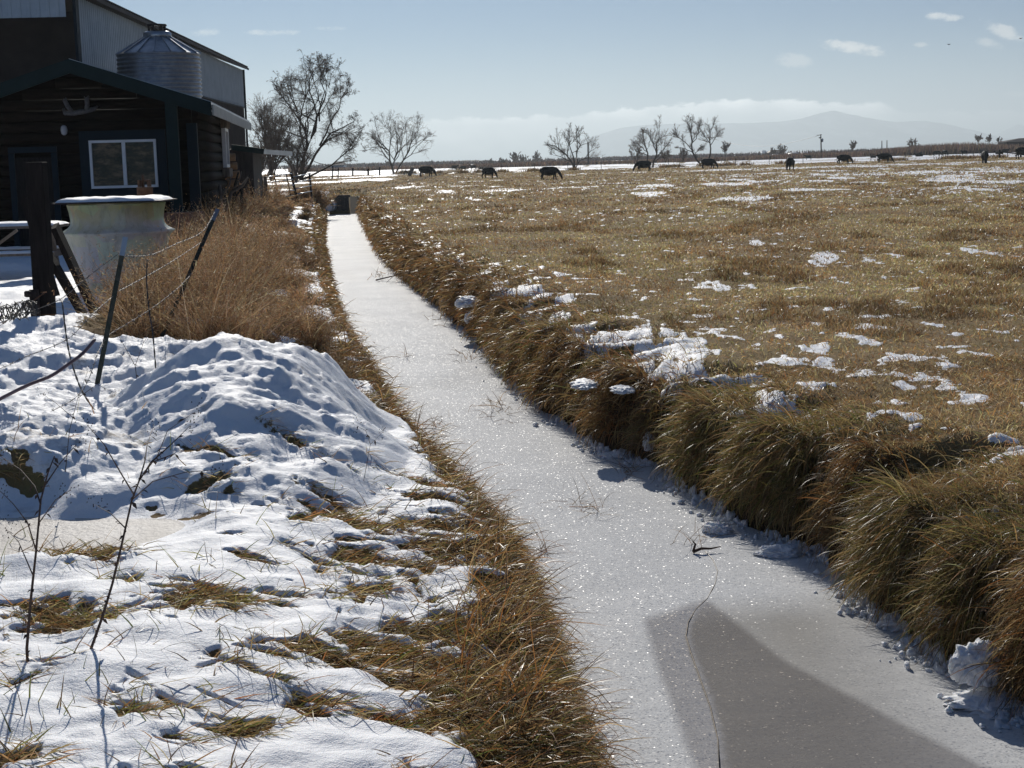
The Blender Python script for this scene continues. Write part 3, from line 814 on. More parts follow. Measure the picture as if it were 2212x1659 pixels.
# --- the fringe on the house side
parts = []
for d0, d1, n in ((5.2, 13.5, 60000), (13.5, 40, 34000), (40, 88, 16000)):
    u = RNG.uniform(0, 1, n)
    y = 1 / (1 / d0 + u * (1 / d1 - 1 / d0))
    s = 0.12 + RNG.uniform(0.0, 0.7, n) + (y > 11.5) * np.abs(RNG.normal(0, .15, n)) + 0.3 * RNG.uniform(0, 1, n) * (y < 9)
    c = snow_cover(xl(y) - s, y)
    k = RNG.uniform(0, 1, n) > c * 0.96
    y, s = y[k], s[k]; n = len(y)
    L = RNG.uniform(0.07, 0.22, n)
    col = palette(n, [TAN, BROWN, RUST_, STRAW, DARK, OLIVE], [2.2, 4, 2.2, .9, 3.4, 1.2]) * 0.66
    e0 = np.clip(RNG.normal(0.05, 0.4, n), -0.6, 1.2)
    parts.append(drape(y, s, -1, L, e0, np.clip(RNG.normal(1.2, 0.6, n), 0.1, 2.6), col, fan=0.95))
n = 5200
y = 1 / RNG.uniform(1 / 30, 1 / 5.0, n); s = RNG.uniform(0.08, 0.7, n)
k = snow_cover(xl(y) - s, y) < .8
y, s = y[k], s[k]; n = len(y)
parts.append(drape(y, s, -1, RNG.uniform(0.15, 0.42, n), RNG.normal(0.7, 0.5, n), RNG.uniform(0.3, 2.6, n), palette(n, [TAN, BROWN, RUST_, STRAW, DARK], [2, 3, 3, 1, 3]), fan=1.3))
tag(grass_object('fringe_grass', parts), kind='stuff')
# --- tufts that break through the near snow
n = 260000
y = 1 / (RNG.uniform(1 / 10.2, 1 / 4.3, n))
x = -0.42 * y + RNG.uniform(0, 1, n) * (xl(y) - 0.1 + 0.42 * y)
c = snow_cover(x, y)
k = (RNG.uniform(0, 1, n) > c * 1.25 - 0.12 * (c < .95)) & (RNG.uniform(0, 1, n) < 0.8) & (puddle(x, y) < .3)
x, y, c = x[k], y[k], c[k]; n = len(x)
z = ground_z(x, y, c) - 0.01
flow = -0.35 + 0.7 * perlin(x * 1.2, y * 1.2, 151) + RNG.normal(0, 0.55, n) + np.where(RNG.uniform(0, 1, n) < .3, np.pi, 0)
col = palette(n, [OLIVE, GREEN, TAN, BROWN, RUST_, STRAW, DARK], [2.2, 1.2, 2.4, 3, 1.6, 1.2, 1.6])
L = RNG.uniform(0.06, 0.19, n)
e0 = np.clip(RNG.normal(0.28, 0.3, n), 0.0, 1.3)
parts = [blades(np.stack([x, y, z], 1), unit(flow), L, e0, RNG.uniform(0.2, 1.0, n), RNG.uniform(0.003, 0.0065, n), col, 3)]
# single stiff blades standing out of the snow
n = 900
y = 1 / (RNG.uniform(1 / 9.8, 1 / 4.4, n)); x = -0.4 * y + RNG.uniform(0, 1, n) * (xl(y) + 0.4 * y - 0.2)
k = perlin(x * 1.3, y * 1.3, 152) > 0.05
x, y = x[k], y[k]; n = len(x)
x = x + RNG.normal(0, .01, n)
parts.append(blades(np.stack([x, y, ground_z(x, y) - 0.01], 1), unit(RNG.uniform(0, 6.28, n)), RNG.uniform(0.05, 0.17, n), RNG.uniform(0.5, 1.5, n), RNG.uniform(0, 0.8, n), RNG.uniform(0.003, 0.007, n), palette(n, [OLIVE, GREEN, BROWN, DARK], [2, 2, 2, 2]), 3))
tag(grass_object('snow_grass', parts), kind='stuff')

# --- the thicket of dead weeds between the fence and the ditch
WEED = [(0.56, 0.38, 0.21), (0.42, 0.265, 0.14), (0.50, 0.28, 0.12), (0.70, 0.55, 0.36), (0.17, 0.11, 0.065)]
def weed_bush(cx, cy, hgt, wid, n, seed):
    rng = np.random.default_rng(seed)
    g = gz(cx, cy)
    root = np.stack([cx + rng.normal(0, 0.10 * wid, n), cy + rng.normal(0, 0.10 * wid, n), np.full(n, g - 0.02)], 1)
    L = hgt * rng.uniform(0.5, 1.15, n)
    tone = rng.uniform(0.5, 1.35)
    c1 = palette(n, WEED, [3, 3.5, 1.2, .8, 1.2], rng=rng) * tone
    d = unit(rng.uniform(0, 6.28, n))
    e0 = np.clip(rng.normal(1.05, 0.3, n), 0.2, 1.5)
    wd = np.maximum(0.003, 0.5 * PX * cy) * np.ones(n)
    P = [blades(root, d, L, e0, rng.uniform(-0.1, 0.9, n), wd, c1, 4, rng=rng)]
    m = n * 9
    k = rng.integers(0, n, m)
    t = rng.uniform(0.25, 1.0, m)
    pos = root[k] + np.concatenate([d[k] * (np.cos(e0[k] * .85) * L[k] * t)[:, None], (np.sin(e0[k] * .85) * L[k] * t)[:, None]], 1) + rng.normal(0, 0.035 * wid, (m, 3))
    pos[:, 2] = np.maximum(pos[:, 2], g)
    c2 = palette(m, WEED, [3, 3.5, 1.2, 1.4, 1.2], rng=rng) * tone
    P.append(blades(pos, unit(rng.uniform(0, 6.28, m)), rng.uniform(0.015, 0.06, m) * max(1, cy / 22), rng.normal(0.5, 0.6, m), rng.uniform(0, 1, m), np.maximum(0.004, 0.62 * PX * cy) * rng.uniform(.7, 1.4, m), c2, 1, rng=rng))
    return P
parts = []
rb = np.random.default_rng(50)
for i in range(165):
    y = 1 / rb.uniform(1 / 84, 1 / 13.4) if i > 60 else rb.uniform(13.2, 24)
    a, b = float(fence_x(y)) - 0.45, float(xl(y)) - 0.35
    if b < a + .2: a, b = b - 0.8, b
    x = a + (b - a) * (0.8 * rb.uniform(0, 1) ** 1.3)
    if thick_snow(np.array([x]), np.array([y]))[0] > .25 and x > a + .3 * (b - a): continue
    hl = 1.0 if x < a + 0.42 * (b - a) else 0.55
    parts += weed_bush(x, y, rb.uniform(0.5, 1.0) * hl * (0.5 if y > 38 else 1.0), rb.uniform(0.7, 1.2), int(np.clip(640 / math.sqrt(y), 70, 165)), 500 + i)
# more beside the cabin wall and round the tank
for (u, v, d, hh) in [(395, 560, 24, 1.1), (420, 540, 27, 1.15), (440, 520, 30, 1.1), (470, 500, 34, 1.1), (380, 590, 22, 1.0), (350, 610, 20.5, .75), (300, 640, 18.5, .35), (330, 650, 17.5, .5), (270, 665, 16.5, .3), (385, 640, 18, .7), (410, 620, 19, .8),
                      (520, 470, 45, 1.2), (542, 460, 52, 1.3), (500, 480, 40, 1.1), (550, 440, 60, 1.4), (645, 445, 74, .7), (672, 440, 78, 1.2), (610, 450, 68, .4)]:
    p = D(u, v, d)
    for j in range(2):
        parts += weed_bush(p.x + rb.normal(0, .3), p.y + rb.normal(0, .5), hh, 1.0, 170, 900 + int(u) + j)
tag(grass_object('weed_thicket', parts, M['weed']), kind='stuff')

# --- reeds and brush on the far side of the pasture
parts = []
n = 52000
u = RNG.uniform(-0.14, 0.37, n)
y = RNG.uniform(398, 440, n) - 10 * smooth((u - .1) / .2)
x = u * y
env = 1.1 + 0.5 * fbm(x * 0.05, y * 0.02, 3, 161) + 0.55 * smooth((u - 0.16) / 0.1) + 1.5 * np.exp(-((u - 0.285) / 0.035) ** 2)
patch = smooth((fbm(x * 0.03, y * 0.03, 2, 162) + 0.62) / 0.3)
k = RNG.uniform(0, 1, n) < patch
x, y, env, u = x[k], y[k], env[k], u[k]; n = len(x)
z = ground_z(x, y, fine=False)
rcol = palette(n, [(0.20, 0.135, 0.105), (0.15, 0.11, 0.10), (0.28, 0.185, 0.12), (0.34, 0.24, 0.15)], [3, 3, 2, 1])
parts.append(blades(np.stack([x, y, z], 1), unit(RNG.uniform(0, 6.28, n)), env * RNG.uniform(0.55, 1.15, n), RNG.normal(1.35, 0.15, n), RNG.uniform(0, .5, n), np.full(n, 0.22), rcol, 2))
tag(grass_object('reed_bed', parts, M['weed']), kind='stuff')
# distant dark hedges and brush out on the plain
parts = []
n = 26000
y = RNG.choice([560, 760, 1050, 1400], n) * RNG.uniform(.97, 1.03, n)
x = y * RNG.uniform(-0.2, 0.37, n)
k = fbm(x * 0.006, y * 0.01, 3, 163) > 0.0
x, y = x[k], y[k]; n = len(x)
parts.append(blades(np.stack([x, y, ground_z(x, y, fine=False)], 1), unit(RNG.uniform(0, 6.28, n)), RNG.uniform(0.8, 2.6, n), RNG.normal(1.35, 0.2, n), RNG.uniform(0, .6, n), y * 0.0011, palette(n, [(0.11, 0.09, 0.09), (0.085, 0.075, 0.08), (0.14, 0.11, 0.095)]), 2))
tag(grass_object('far_brush', parts, M['weed']), kind='stuff')
# grass clumps along the far fence
parts = []
n = 9000
cx = RNG.uniform(-60, 82, 46)
x = cx[RNG.integers(0, 46, n)] + RNG.normal(0, 0.5, n); y = 243 - 0.05 * x + RNG.normal(0, 1.0, n)
parts.append(blades(np.stack([x, y, ground_z(x, y, fine=False)], 1), unit(RNG.uniform(0, 6.28, n)), RNG.uniform(0.25, 0.8, n), RNG.normal(1.2, 0.3, n), RNG.uniform(0, .8, n), np.full(n, .09), palette(n, [DARK, BROWN, TAN]), 2))
tag(grass_object('fence_line_grass', parts, M['weed']), kind='stuff')
# stalks frozen into the ice
parts = []
spots = [(1290, 1100, 30, 40), (1240, 1090, 25, 25), (1410, 1000, 25, 40), (1360, 1020, 20, 50), (1010, 775, 22, 40), (1070, 880, 30, 40), (950, 690, 22, 30), (820, 600, 20, 35), (950, 920, 16, 30), (880, 770, 14, 20), (1170, 1190, 10, 30), (1500, 1180, 40, 25), (1090, 900, 26, 30)]
R_, d_, L_, e_ = [], [], [], []
for (u, v, ru, cnt) in spots:
    for j in range(int(cnt * .7)):
        p = G(u + RNG.normal(0, ru * .6), v + RNG.normal(0, ru * .35), 0.0)
        R_.append((p.x, p.y, 0.0)); d_.append(RNG.uniform(0, 6.28)); L_.append(RNG.uniform(0.08, 0.36)); e_.append(RNG.uniform(0.1, 1.4))
n = len(R_)
parts.append(blades(np.array(R_), unit(np.array(d_)), np.array(L_), np.array(e_), RNG.uniform(0, 1.8, n), np.maximum(.003, .55 * PX * np.array(R_)[:, 1]), palette(n, [BROWN, DARK, RUST_, TAN], [2, 3, 1, 1]), 5, 0.004))
tag(grass_object('ice_stalks', parts, M['weed']), kind='stuff')
# ------------------------------------------------------------------ trees
def batch_tubes(P, R, n):
    """P (B,K,3) centre lines, R (B,K) radii -> verts, quads"""
    B, K, _ = P.shape
    T = np.gradient(P, axis=1)
    T /= np.linalg.norm(T, axis=2, keepdims=True) + 1e-9
    ref = np.where(np.abs(T[..., 2:3]) < 0.9, np.array([0, 0, 1.0]), np.array([1.0, 0, 0]))
    A = np.cross(T, ref); A /= np.linalg.norm(A, axis=2, keepdims=True) + 1e-9
    Bv = np.cross(T, A)
    an = 2 * np.pi * np.arange(n) / n
    V = P[:, :, None, :] + (A[:, :, None, :] * np.cos(an)[None, None, :, None] + Bv[:, :, None, :] * np.sin(an)[None, None, :, None]) * R[:, :, None, None]
    i = np.arange(B * K * n).reshape(B, K, n)
    q = np.stack([i[:, :-1], np.roll(i[:, :-1], -1, 2), np.roll(i[:, 1:], -1, 2), i[:, 1:]], -1).reshape(-1, 4)
    return V.reshape(-1, 3), q
def grow(limbs, rads, seed, levels, envelope=None, droop=0.0, up=0.25, rmin=0.008):
    """limbs: polylines of the main limbs; each level sprouts shorter branches; returns big wood and fine twigs"""
    rng = np.random.default_rng(seed)
    K = 7
    def resample(pl):
        pl = np.array([tuple(p) for p in pl])
        s = np.concatenate([[0], np.cumsum(np.linalg.norm(np.diff(pl, axis=0), axis=1))])
        t = np.linspace(0, s[-1], K)
        q = np.stack([np.interp(t, s, pl[:, i]) for i in range(3)], 1)
        q[1:-1] += rng.normal(0, 0.02 * s[-1], (K - 2, 3))
        return q
    P = np.stack([resample(l) for l in limbs])
    R = np.stack([np.linspace(a, b, K) for a, b in rads])
    wood, fine = [batch_tubes(P, R, 8)], []
    for li, (m, ratio, spread_, tmin) in enumerate(levels):
        B = len(P)
        t = rng.uniform(tmin, 1.0, (B, m))
        t[:, 0] = 1.0
        f = t * (K - 1)
        i0 = np.clip(f.astype(int), 0, K - 2); fr = (f - i0)[..., None]
        bi = np.arange(B)[:, None]
        p0 = P[bi, i0] * (1 - fr) + P[bi, i0 + 1] * fr
        tg = P[bi, i0 + 1] - P[bi, i0]
        tg /= np.linalg.norm(tg, axis=2, keepdims=True) + 1e-9
        r0 = R[bi, i0] * (1 - fr[..., 0]) + R[bi, i0 + 1] * fr[..., 0]
        plen = np.linalg.norm(P[:, -1] - P[:, 0], axis=1)[:, None]
        L = plen * ratio * rng.uniform(0.55, 1.15, (B, m)) * (1.15 - 0.45 * t)
        d = tg + rng.normal(0, spread_, (B, m, 3)); d[..., 2] += up
        d /= np.linalg.norm(d, axis=2, keepdims=True) + 1e-9
        p0, d, L, r0 = p0.reshape(-1, 3), d.reshape(-1, 3), L.ravel(), r0.ravel()
        if envelope is not None:
            c, e = envelope
            q = np.sqrt((((p0 + d * L[:, None] * 0.8 - c) / e) ** 2).sum(1))
            L = L * np.clip(1.9 - q * 1.0, 0.15, 1.0)
        n = len(p0)
        pts = [p0]
        cur = d.copy()
        last = li >= len(levels) - 2
        for k in range(K - 1):
            cur = cur + rng.normal(0, 0.16, (n, 3)) + np.array([0, 0, 0.03 if not last else -droop])
            cur /= np.linalg.norm(cur, axis=1, keepdims=True)
            pts.append(pts[-1] + cur * (L / (K - 1))[:, None])
        P = np.stack(pts, 1)
        R = np.maximum(np.minimum(r0 * 0.62, 0.018 * L + rmin)[:, None] * np.linspace(1, 0.45, K)[None, :], rmin * np.linspace(1, 0.6, K)[None, :])
        (fine if last else wood).append(batch_tubes(P, R, 3 if last else 5))
    def cat(lst):
        V, Q, o = [], [], 0
        for v, q in lst: V.append(v); Q.append(q + o); o += len(v)
        return np.concatenate(V), np.concatenate(Q)
    return cat(wood), cat(fine)
def tree(base, limbs, rads, seed, levels, label, group=None, envelope=None, name='bare_tree', cat='tree', trunk_mat='bark', **kw):
    root = empty(name, base, label, cat, group)
    (v, q), (fv, fq) = grow(limbs, rads, seed, levels, envelope, **kw)
    b = np.array(tuple(base))
    link('trunk', np_mesh('trunk', v - b, q, None, None, True), M[trunk_mat], root)
    link('crown', np_mesh('crown', fv - b, fq, None, None, True), M['twig'], root)
    return root
def lv(pts, d, dd=0.0, seed=0):
    """survey a limb drawn in the photograph at distance d, with a little depth of its own"""
    r = random.Random(seed)
    k = r.uniform(-1, 1) * dd
    return [D(u, v, d + k * i / max(1, len(pts) - 1)) for i, (u, v) in enumerate(pts)]

# the big willow behind the gate
d = 118.0
b = D(650, 392, d)
limbs = [lv([(650, 392), (655, 340), (672, 300), (690, 262), (697, 215), (712, 180)], d, 1.5, 1), lv([(655, 340), (664, 300), (655, 262), (640, 235), (615, 208), (592, 190)], d, 3, 2),
         lv([(650, 385), (672, 345), (690, 315), (715, 290), (745, 268), (765, 262)], d, 3, 3), lv([(652, 388), (690, 375), (722, 352), (745, 330), (768, 318)], d, 3, 4),
         lv([(672, 300), (685, 250), (670, 205), (668, 175), (680, 150)], d, 4, 5), lv([(690, 315), (712, 262), (735, 225), (752, 200)], d, 4, 6), lv([(664, 300), (630, 290), (600, 272), (575, 255)], d, 4, 7),
         lv([(690, 262), (700, 200), (690, 165), (685, 140)], d, 4, 8), lv([(655, 345), (640, 322), (610, 300), (590, 300)], d, 4, 9)]
c = np.array(tuple(D(672, 252, d))); e = np.array((3322 ** -1 * d * 105, 4.4, 3322 ** -1 * d * 118))
tree(b, limbs, [(.16, .04), (.10, .03), (.12, .03), (.09, .022), (.08, .03), (.07, .025), (.06, .022), (.06, .02), (.06, .02)], 11,
     [(7, .62, .6, .25), (7, .6, .6, .2), (6, .6, .55, .1), (8, .8, .5, .05)], 'tall bare willow with curved limbs behind the pipe gate', 'bare trees along the pasture', (c, e), droop=0.13, rmin=0.0075, up=0.15)
# the brush beside it
def shrub_tree(u, v, d, hpx, wpx, seed, label, nl=9, levels=None, group=None, rm=None, name='bare_tree', **kw):
    b = D(u, v, d)
    h, wd = hpx * d / 3322, wpx * d / 3322
    r = random.Random(seed)
    limbs, rads = [], []
    for i in range(nl):
        a = r.uniform(0, 6.28)
        s = r.uniform(0.2, 1.0) * wd * 0.42
        zt = h * r.uniform(.6, .95) * (1 - 0.3 * s / (wd * .42))
        limbs.append([b, b + Vector((math.cos(a) * s * .25, math.sin(a) * s * .25, zt * .4)), b + Vector((math.cos(a) * s, math.sin(a) * s, zt))])
        r0 = max(0.012, 0.012 * h)
        rads.append((r0, r0 * .4))
    c = np.array(tuple(b)) + np.array((0, 0, h * .52)); e = np.array((wd * .52, wd * .52, h * .55))
    return tree(b, limbs, rads, seed, levels or [(7, .45, .5, .3), (6, .5, .55, .2), (4, .6, .5, .1)], label, group, (c, e), rmin=rm or max(0.008, 0.12 * PX * d * 1.4), name=name, **kw)
G2 = 'bare trees along the pasture'
shrub_tree(588, 395, 108, 168, 135, 21, 'dense brown thicket of bare branches between the shed roof and the tall willow', 17, [(7, .55, .5, .25), (7, .55, .55, .15), (4, .7, .5, .1)], G2, .008, trunk_mat='twig')
shrub_tree(560, 400, 100, 120, 60, 22, 'low bare brush hard against the barn corner', 12, None, G2, .011, trunk_mat='twig')
shrub_tree(640, 395, 112, 115, 110, 24, 'reddish brush filling the foot of the tall willow', 14, [(8, .45, .5, .25), (7, .5, .55, .15), (4, .6, .5, .1)], G2, .008, trunk_mat='twig')
# the vase-shaped tree at the fence
d = 250.0
b = D(852, 380, d)
limbs = [lv([(852, 380), (845, 350), (838, 325), (822, 308), (803, 298)], d, 5, 1), lv([(852, 380), (852, 345), (860, 318), (858, 290), (852, 270)], d, 5, 2), lv([(853, 378), (868, 350), (885, 325), (898, 295), (905, 275)], d, 5, 3),
         lv([(868, 350), (890, 330), (908, 308), (918, 300)], d, 5, 4), lv([(840, 332), (845, 300), (838, 278), (840, 265)], d, 5, 5), lv([(838, 325), (820, 318), (800, 318), (792, 325)], d, 5, 6)]
tree(b, limbs, [(.19, .04), (.15, .04), (.15, .04), (.08, .03), (.08, .03), (.07, .03)], 31, [(7, .75, .55, .25), (8, .6, .55, .15), (9, .7, .5, .05)], 'bare vase-shaped tree at the pasture fence with a forked trunk', G2,
     (np.array(tuple(D(855, 305, d))), np.array((5.6, 5.0, 4.4))), droop=0.05, rmin=0.012)
d = 252.0
b = D(1240, 370, d)
limbs = [lv([(1240, 370), (1233, 345), (1215, 325), (1198, 315), (1182, 312)], d, 5, 1), lv([(1241, 370), (1240, 340), (1230, 312), (1228, 290)], d, 5, 2), lv([(1241, 368), (1247, 340), (1250, 312), (1245, 285)], d, 5, 3),
         lv([(1241, 366), (1256, 345), (1275, 330), (1284, 322)], d, 5, 4), lv([(1236, 350), (1215, 340), (1198, 335)], d, 5, 5)]
tree(b, limbs, [(.18, .04), (.14, .04), (.14, .04), (.1, .03), (.08, .03)], 32, [(7, .75, .55, .25), (8, .6, .55, .15), (9, .7, .5, .05)], 'rounded bare tree behind the biggest cow, beside a thin lone pole', G2,
     (np.array(tuple(D(1234, 322, d))), np.array((4.5, 4.3, 3.6))), rmin=0.012)
def slim(u0, v0, pts, d, seed, label, wpx, htop, extra=(), ev=None):
    b = D(u0, v0, d)
    limbs = [lv([(u0, v0)] + pts, d, 2, seed)] + [lv(e_, d, 4, seed + 1 + i) for i, e_ in enumerate(extra)]
    cu, cv = (pts[-1][0], (htop + v0) / 2 - 8) if ev is None else ev
    tree(b, limbs, [(.17, .04)] + [(.08, .03)] * len(extra), seed, [(7, .7, .55, .3), (8, .6, .55, .15), (9, .7, .5, .05)], label, G2,
         (np.array(tuple(D(cu, cv, d))), np.array((wpx / 2 * d / 3322, wpx / 2 * d / 3322, (v0 - htop) * .52 * d / 3322))), rmin=0.012)
slim(1410, 362, [(1418, 335), (1420, 310), (1424, 285)], 252, 41, 'bare tree with a kinked trunk right behind the cow that faces west', 60, 266, [[(1416, 342), (1436, 318), (1446, 308)], [(1418, 330), (1408, 300), (1404, 285)], [(1414, 350), (1426, 340), (1440, 335)]], (1422, 310))
slim(1399, 350, [(1398, 330), (1392, 305), (1388, 292)], 285, 42, 'smaller bare tree close beside the kinked one', 66, 280, [[(1398, 328), (1380, 312), (1368, 308)], [(1398, 322), (1406, 300), (1400, 285)], [(1398, 335), (1376, 328), (1366, 322)]], (1388, 315))
slim(1514, 355, [(1500, 340), (1494, 315), (1492, 285), (1494, 268)], 250, 43, 'bare tree on a strongly leaning trunk beside a grazing cow', 78, 260, [[(1495, 325), (1478, 305), (1462, 292)], [(1494, 310), (1508, 290), (1510, 272)], [(1497, 330), (1480, 322), (1462, 318)], [(1504, 345), (1502, 330), (1512, 320)]], (1490, 305))
slim(1531, 345, [(1534, 320), (1534, 295), (1538, 275)], 280, 44, 'tall thin bare tree behind the grazing cow, next to the leaning one', 62, 262, [[(1534, 315), (1548, 295), (1556, 282)], [(1534, 310), (1522, 295), (1516, 290)]], (1536, 300))
shrub_tree(1566, 337, 330, 32, 40, 45, 'small pale bare tree beyond the leaning one', 7, None, G2)
shrub_tree(1376, 350, 300, 32, 34, 46, 'low grey shrub under the kinked tree', 8, None, G2)
shrub_tree(1438, 352, 300, 26, 34, 47, 'low grey shrub between the two pairs of trees', 8, None, G2)
shrub_tree(1475, 348, 300, 28, 36, 48, 'grey shrub tucked against the leaning tree', 8, None, G2)
G3 = 'small far trees on the horizon'
for i, (u, v, hp, wp, d, lab) in enumerate([(1112, 352, 28, 30, 620, 'dark far tree standing taller than its bushy neighbours'), (1132, 352, 20, 30, 640, 'bushy far tree close beside the taller dark one'), (1158, 350, 22, 22, 700, 'small far tree alone on the plain between dark tree and rounded tree'),
                                           (1085, 353, 12, 22, 620, 'low far bush next to the dark far tree'), (1060, 354, 10, 16, 640, 'tiny far bush on the snowy plain'), (1690, 333, 22, 26, 520, 'twin-stemmed far tree above the white mounds'), (1672, 333, 14, 20, 520, 'low far bush above the white mounds'),
                                           (1843, 322, 20, 14, 440, 'upright grey bush rising out of the reeds beside the utility pole'), (1973, 322, 22, 32, 440, 'fan-shaped bare bush at the edge of the tall reeds'), (2113, 306, 16, 26, 440, 'pale bare tree at the end of the tall reeds'),
                                           (2136, 306, 16, 20, 440, 'darker bare tree next to the pale one beyond the reeds'), (2158, 306, 10, 14, 440, 'smallest bare bush before the dark roof'), (838, 356, 10, 16, 620, 'tiny bush on the plain beyond the vase-shaped tree'), (935, 355, 8, 14, 640, 'tiny bush on the plain above the first cow')]):
    b0 = D(u, v + 6, d)
    b0.z = min(b0.z, gz(b0.x, b0.y))
    shrub_tree(u, v + 5, d, hp + 5, wp, 60 + i, lab, 7, [(6, .5, .5, .3), (5, .55, .5, .1)], G3, 0.35 * PX * d, trunk_mat='twig')

# ------------------------------------------------------------------ cattle
def _ring(c, ax, ry, rz, n=14, k=1.0):
    """a ring across the direction ax (in the xz plane)"""
    ax = Vector(ax).normalized()
    s = Vector((0, 1, 0)); u = s.cross(ax)
    out = []
    for i in range(n):
        a = 2 * math.pi * i / n
        out.append(Vector(c) + s * math.cos(a) * ry - u * math.sin(a) * rz)
    return out
def loft(mb, rings):
    n = len(rings[0]); b = len(mb.v)
    for r in rings: mb.v += [tuple(p) for p in r]
    for i in range(len(rings) - 1):
        for k in range(n):
            k2 = (k + 1) % n
            mb.f.append((b + i * n + k, b + i * n + k2, b + (i + 1) * n + k2, b + (i + 1) * n + k)); mb.sm.append(True)
    mb.f.append(tuple(b + k for k in reversed(range(n)))); mb.sm.append(True)
    e = b + (len(rings) - 1) * n
    mb.f.append(tuple(e + k for k in range(n))); mb.sm.append(True)
def path_loft(mb, st):
    rings = []
    for i, (c, ry, rz) in enumerate(st):
        a = Vector(st[min(i + 1, len(st) - 1)][0]) - Vector(st[max(i - 1, 0)][0])
        rings.append(_ring(c, a, ry, rz))
    loft(mb, rings)
def cow_mesh(name, pose, seed=0):
    """an Angus-type cow, nose towards +x, 1.35 m at the back"""
    r = random.Random(seed)
    mb = MB()
    dz = -0.62 if pose == 'lying' else 0.0
    trunk = [((-.92, 0, 1.06 + dz), .06, .10), ((-.88, 0, 1.04 + dz), .17, .24), ((-.72, 0, .98 + dz), .31, .39), ((-.40, 0, .92 + dz), .36, .46), ((0, 0, .88 + dz), .40, .49), ((.35, 0, .91 + dz), .36, .47),
             ((.60, 0, .98 + dz), .28, .39), ((.76, 0, 1.03 + dz), .17, .26)]
    path_loft(mb, trunk)
    if pose == 'graze':
        neck = [((.60, 0, 1.08), .18, .24), ((.85, 0, .92), .14, .20), ((1.05, 0, .68), .115, .16), ((1.18, 0, .46), .105, .13)]
        head = [((1.12, 0, .52), .10, .12), ((1.22, 0, .38), .115, .125), ((1.28, 0, .22), .09, .095), ((1.31, 0, .09), .075, .07), ((1.32, 0, .03), .05, .04)]
        ears = ((1.14, .50), (.0))
        er = (1.13, .5)
    else:
        neck = [((.60, 0, 1.10 + dz), .18, .24), ((.85, 0, 1.2 + dz), .14, .20), ((1.05, 0, 1.33 + dz), .11, .15)]
        head = [((1.0, 0, 1.36 + dz), .09, .11), ((1.14, 0, 1.36 + dz), .115, .125), ((1.28, 0, 1.26 + dz), .09, .10), ((1.40, 0, 1.17 + dz), .075, .075), ((1.44, 0, 1.14 + dz), .05, .05)]
        er = (1.03, 1.42 + dz)
    path_loft(mb, neck); path_loft(mb, head)
    for s in (-1, 1):
        mb.tube([(er[0], s * .08, er[1]), (er[0] - .02, s * .17, er[1] + .02), (er[0] - .03, s * .25, er[1] - .01)], [.035, .05, .015], 8)
    # legs
    if pose == 'lying':
        for s in (-1, 1):
            mb.tube([(.55, s * .2, .30), (.80, s * .24, .12), (.62, s * .26, .06)], [.11, .07, .05], 8)
            mb.tube([(-.6, s * .25, .30), (-.25, s * .36, .15), (-.55, s * .38, .07)], [.18, .10, .05], 8)
    else:
        st = {1: .14, -1: -.10}
        for s in (-1, 1):
            k = st[s] * (1 if pose == 'graze' else .6)
            mb.tube([(.52, s * .19, .92), (.54 + .2 * k, s * .19, .66), (.54 + .7 * k, s * .18, .40), (.54 + k, s * .17, .12), (.56 + k, s * .17, .0)], [.17, .12, .075, .06, .075], 10)
            k2 = -st[s] * .8
            mb.tube([(-.68, s * .20, .98), (-.60, s * .22, .74), (-.72 + .5 * k2, s * .20, .50), (-.78 + .8 * k2, s * .19, .40), (-.72 + k2, s * .19, .12), (-.69 + k2, s * .19, 0)], [.23, .19, .10, .075, .062, .075], 10)
        mb.tube([(-.5, .0, .66), (-.38, 0, .56), (-.3, 0, .62)], [.10, .12, .06], 8)
    mb.tube([(-.90, 0, 1.20 + dz), (-.98, 0, 1.08 + dz), (-1.0, 0, .75 + dz), (-.99, 0, .5 + max(dz, -.4)), (-.98, 0, .35 + max(dz, -.28))], [.045, .035, .024, .03, .045], 8)
    me = bpy.data.meshes.new(name)
    me.from_pydata(mb.v, [], mb.f)
    o = bpy.data.objects.new('tmp', me)
    COL.objects.link(o)
    rm = o.modifiers.new('r', 'REMESH'); rm.mode = 'VOXEL'; rm.voxel_size = 0.028; rm.use_smooth_shade = True
    sm = o.modifiers.new('s', 'SMOOTH'); sm.iterations = 3; sm.factor = 0.5
    dg = bpy.context.evaluated_depsgraph_get()
    out = bpy.data.meshes.new_from_object(o.evaluated_get(dg))
    out.name = name
    out.polygons.foreach_set('use_smooth', [True] * len(out.polygons))
    bpy.data.objects.remove(o)
    out.materials.clear()
    out.materials.append(M['hide'])
    return out
CM = {p: cow_mesh('cow_' + p, p) for p in ('graze', 'stand', 'lying')}
GC = 'black cattle'
def cow(u, v, hpx, pose, yaw, label):
    p = on_ground(u, v)
    if p.y > 335:
        q = ray(u, v); p = Vector((q.x / q.y * 335, 335, 0)); p.z = gz(p.x, p.y)
    s = hpx * p.y / 3322 / (1.36 if pose != 'lying' else .78)
    s = min(max(s, 0.72), 1.25)
    o = bpy.data.objects.new('cow', CM[pose])
    COL.objects.link(o)
    o.location = p - Vector((0, 0, 0.015))
    o.rotation_euler = (0, 0, rad(yaw))
    o.scale = (s, s, s)
    tag(o, label, 'cow', GC)
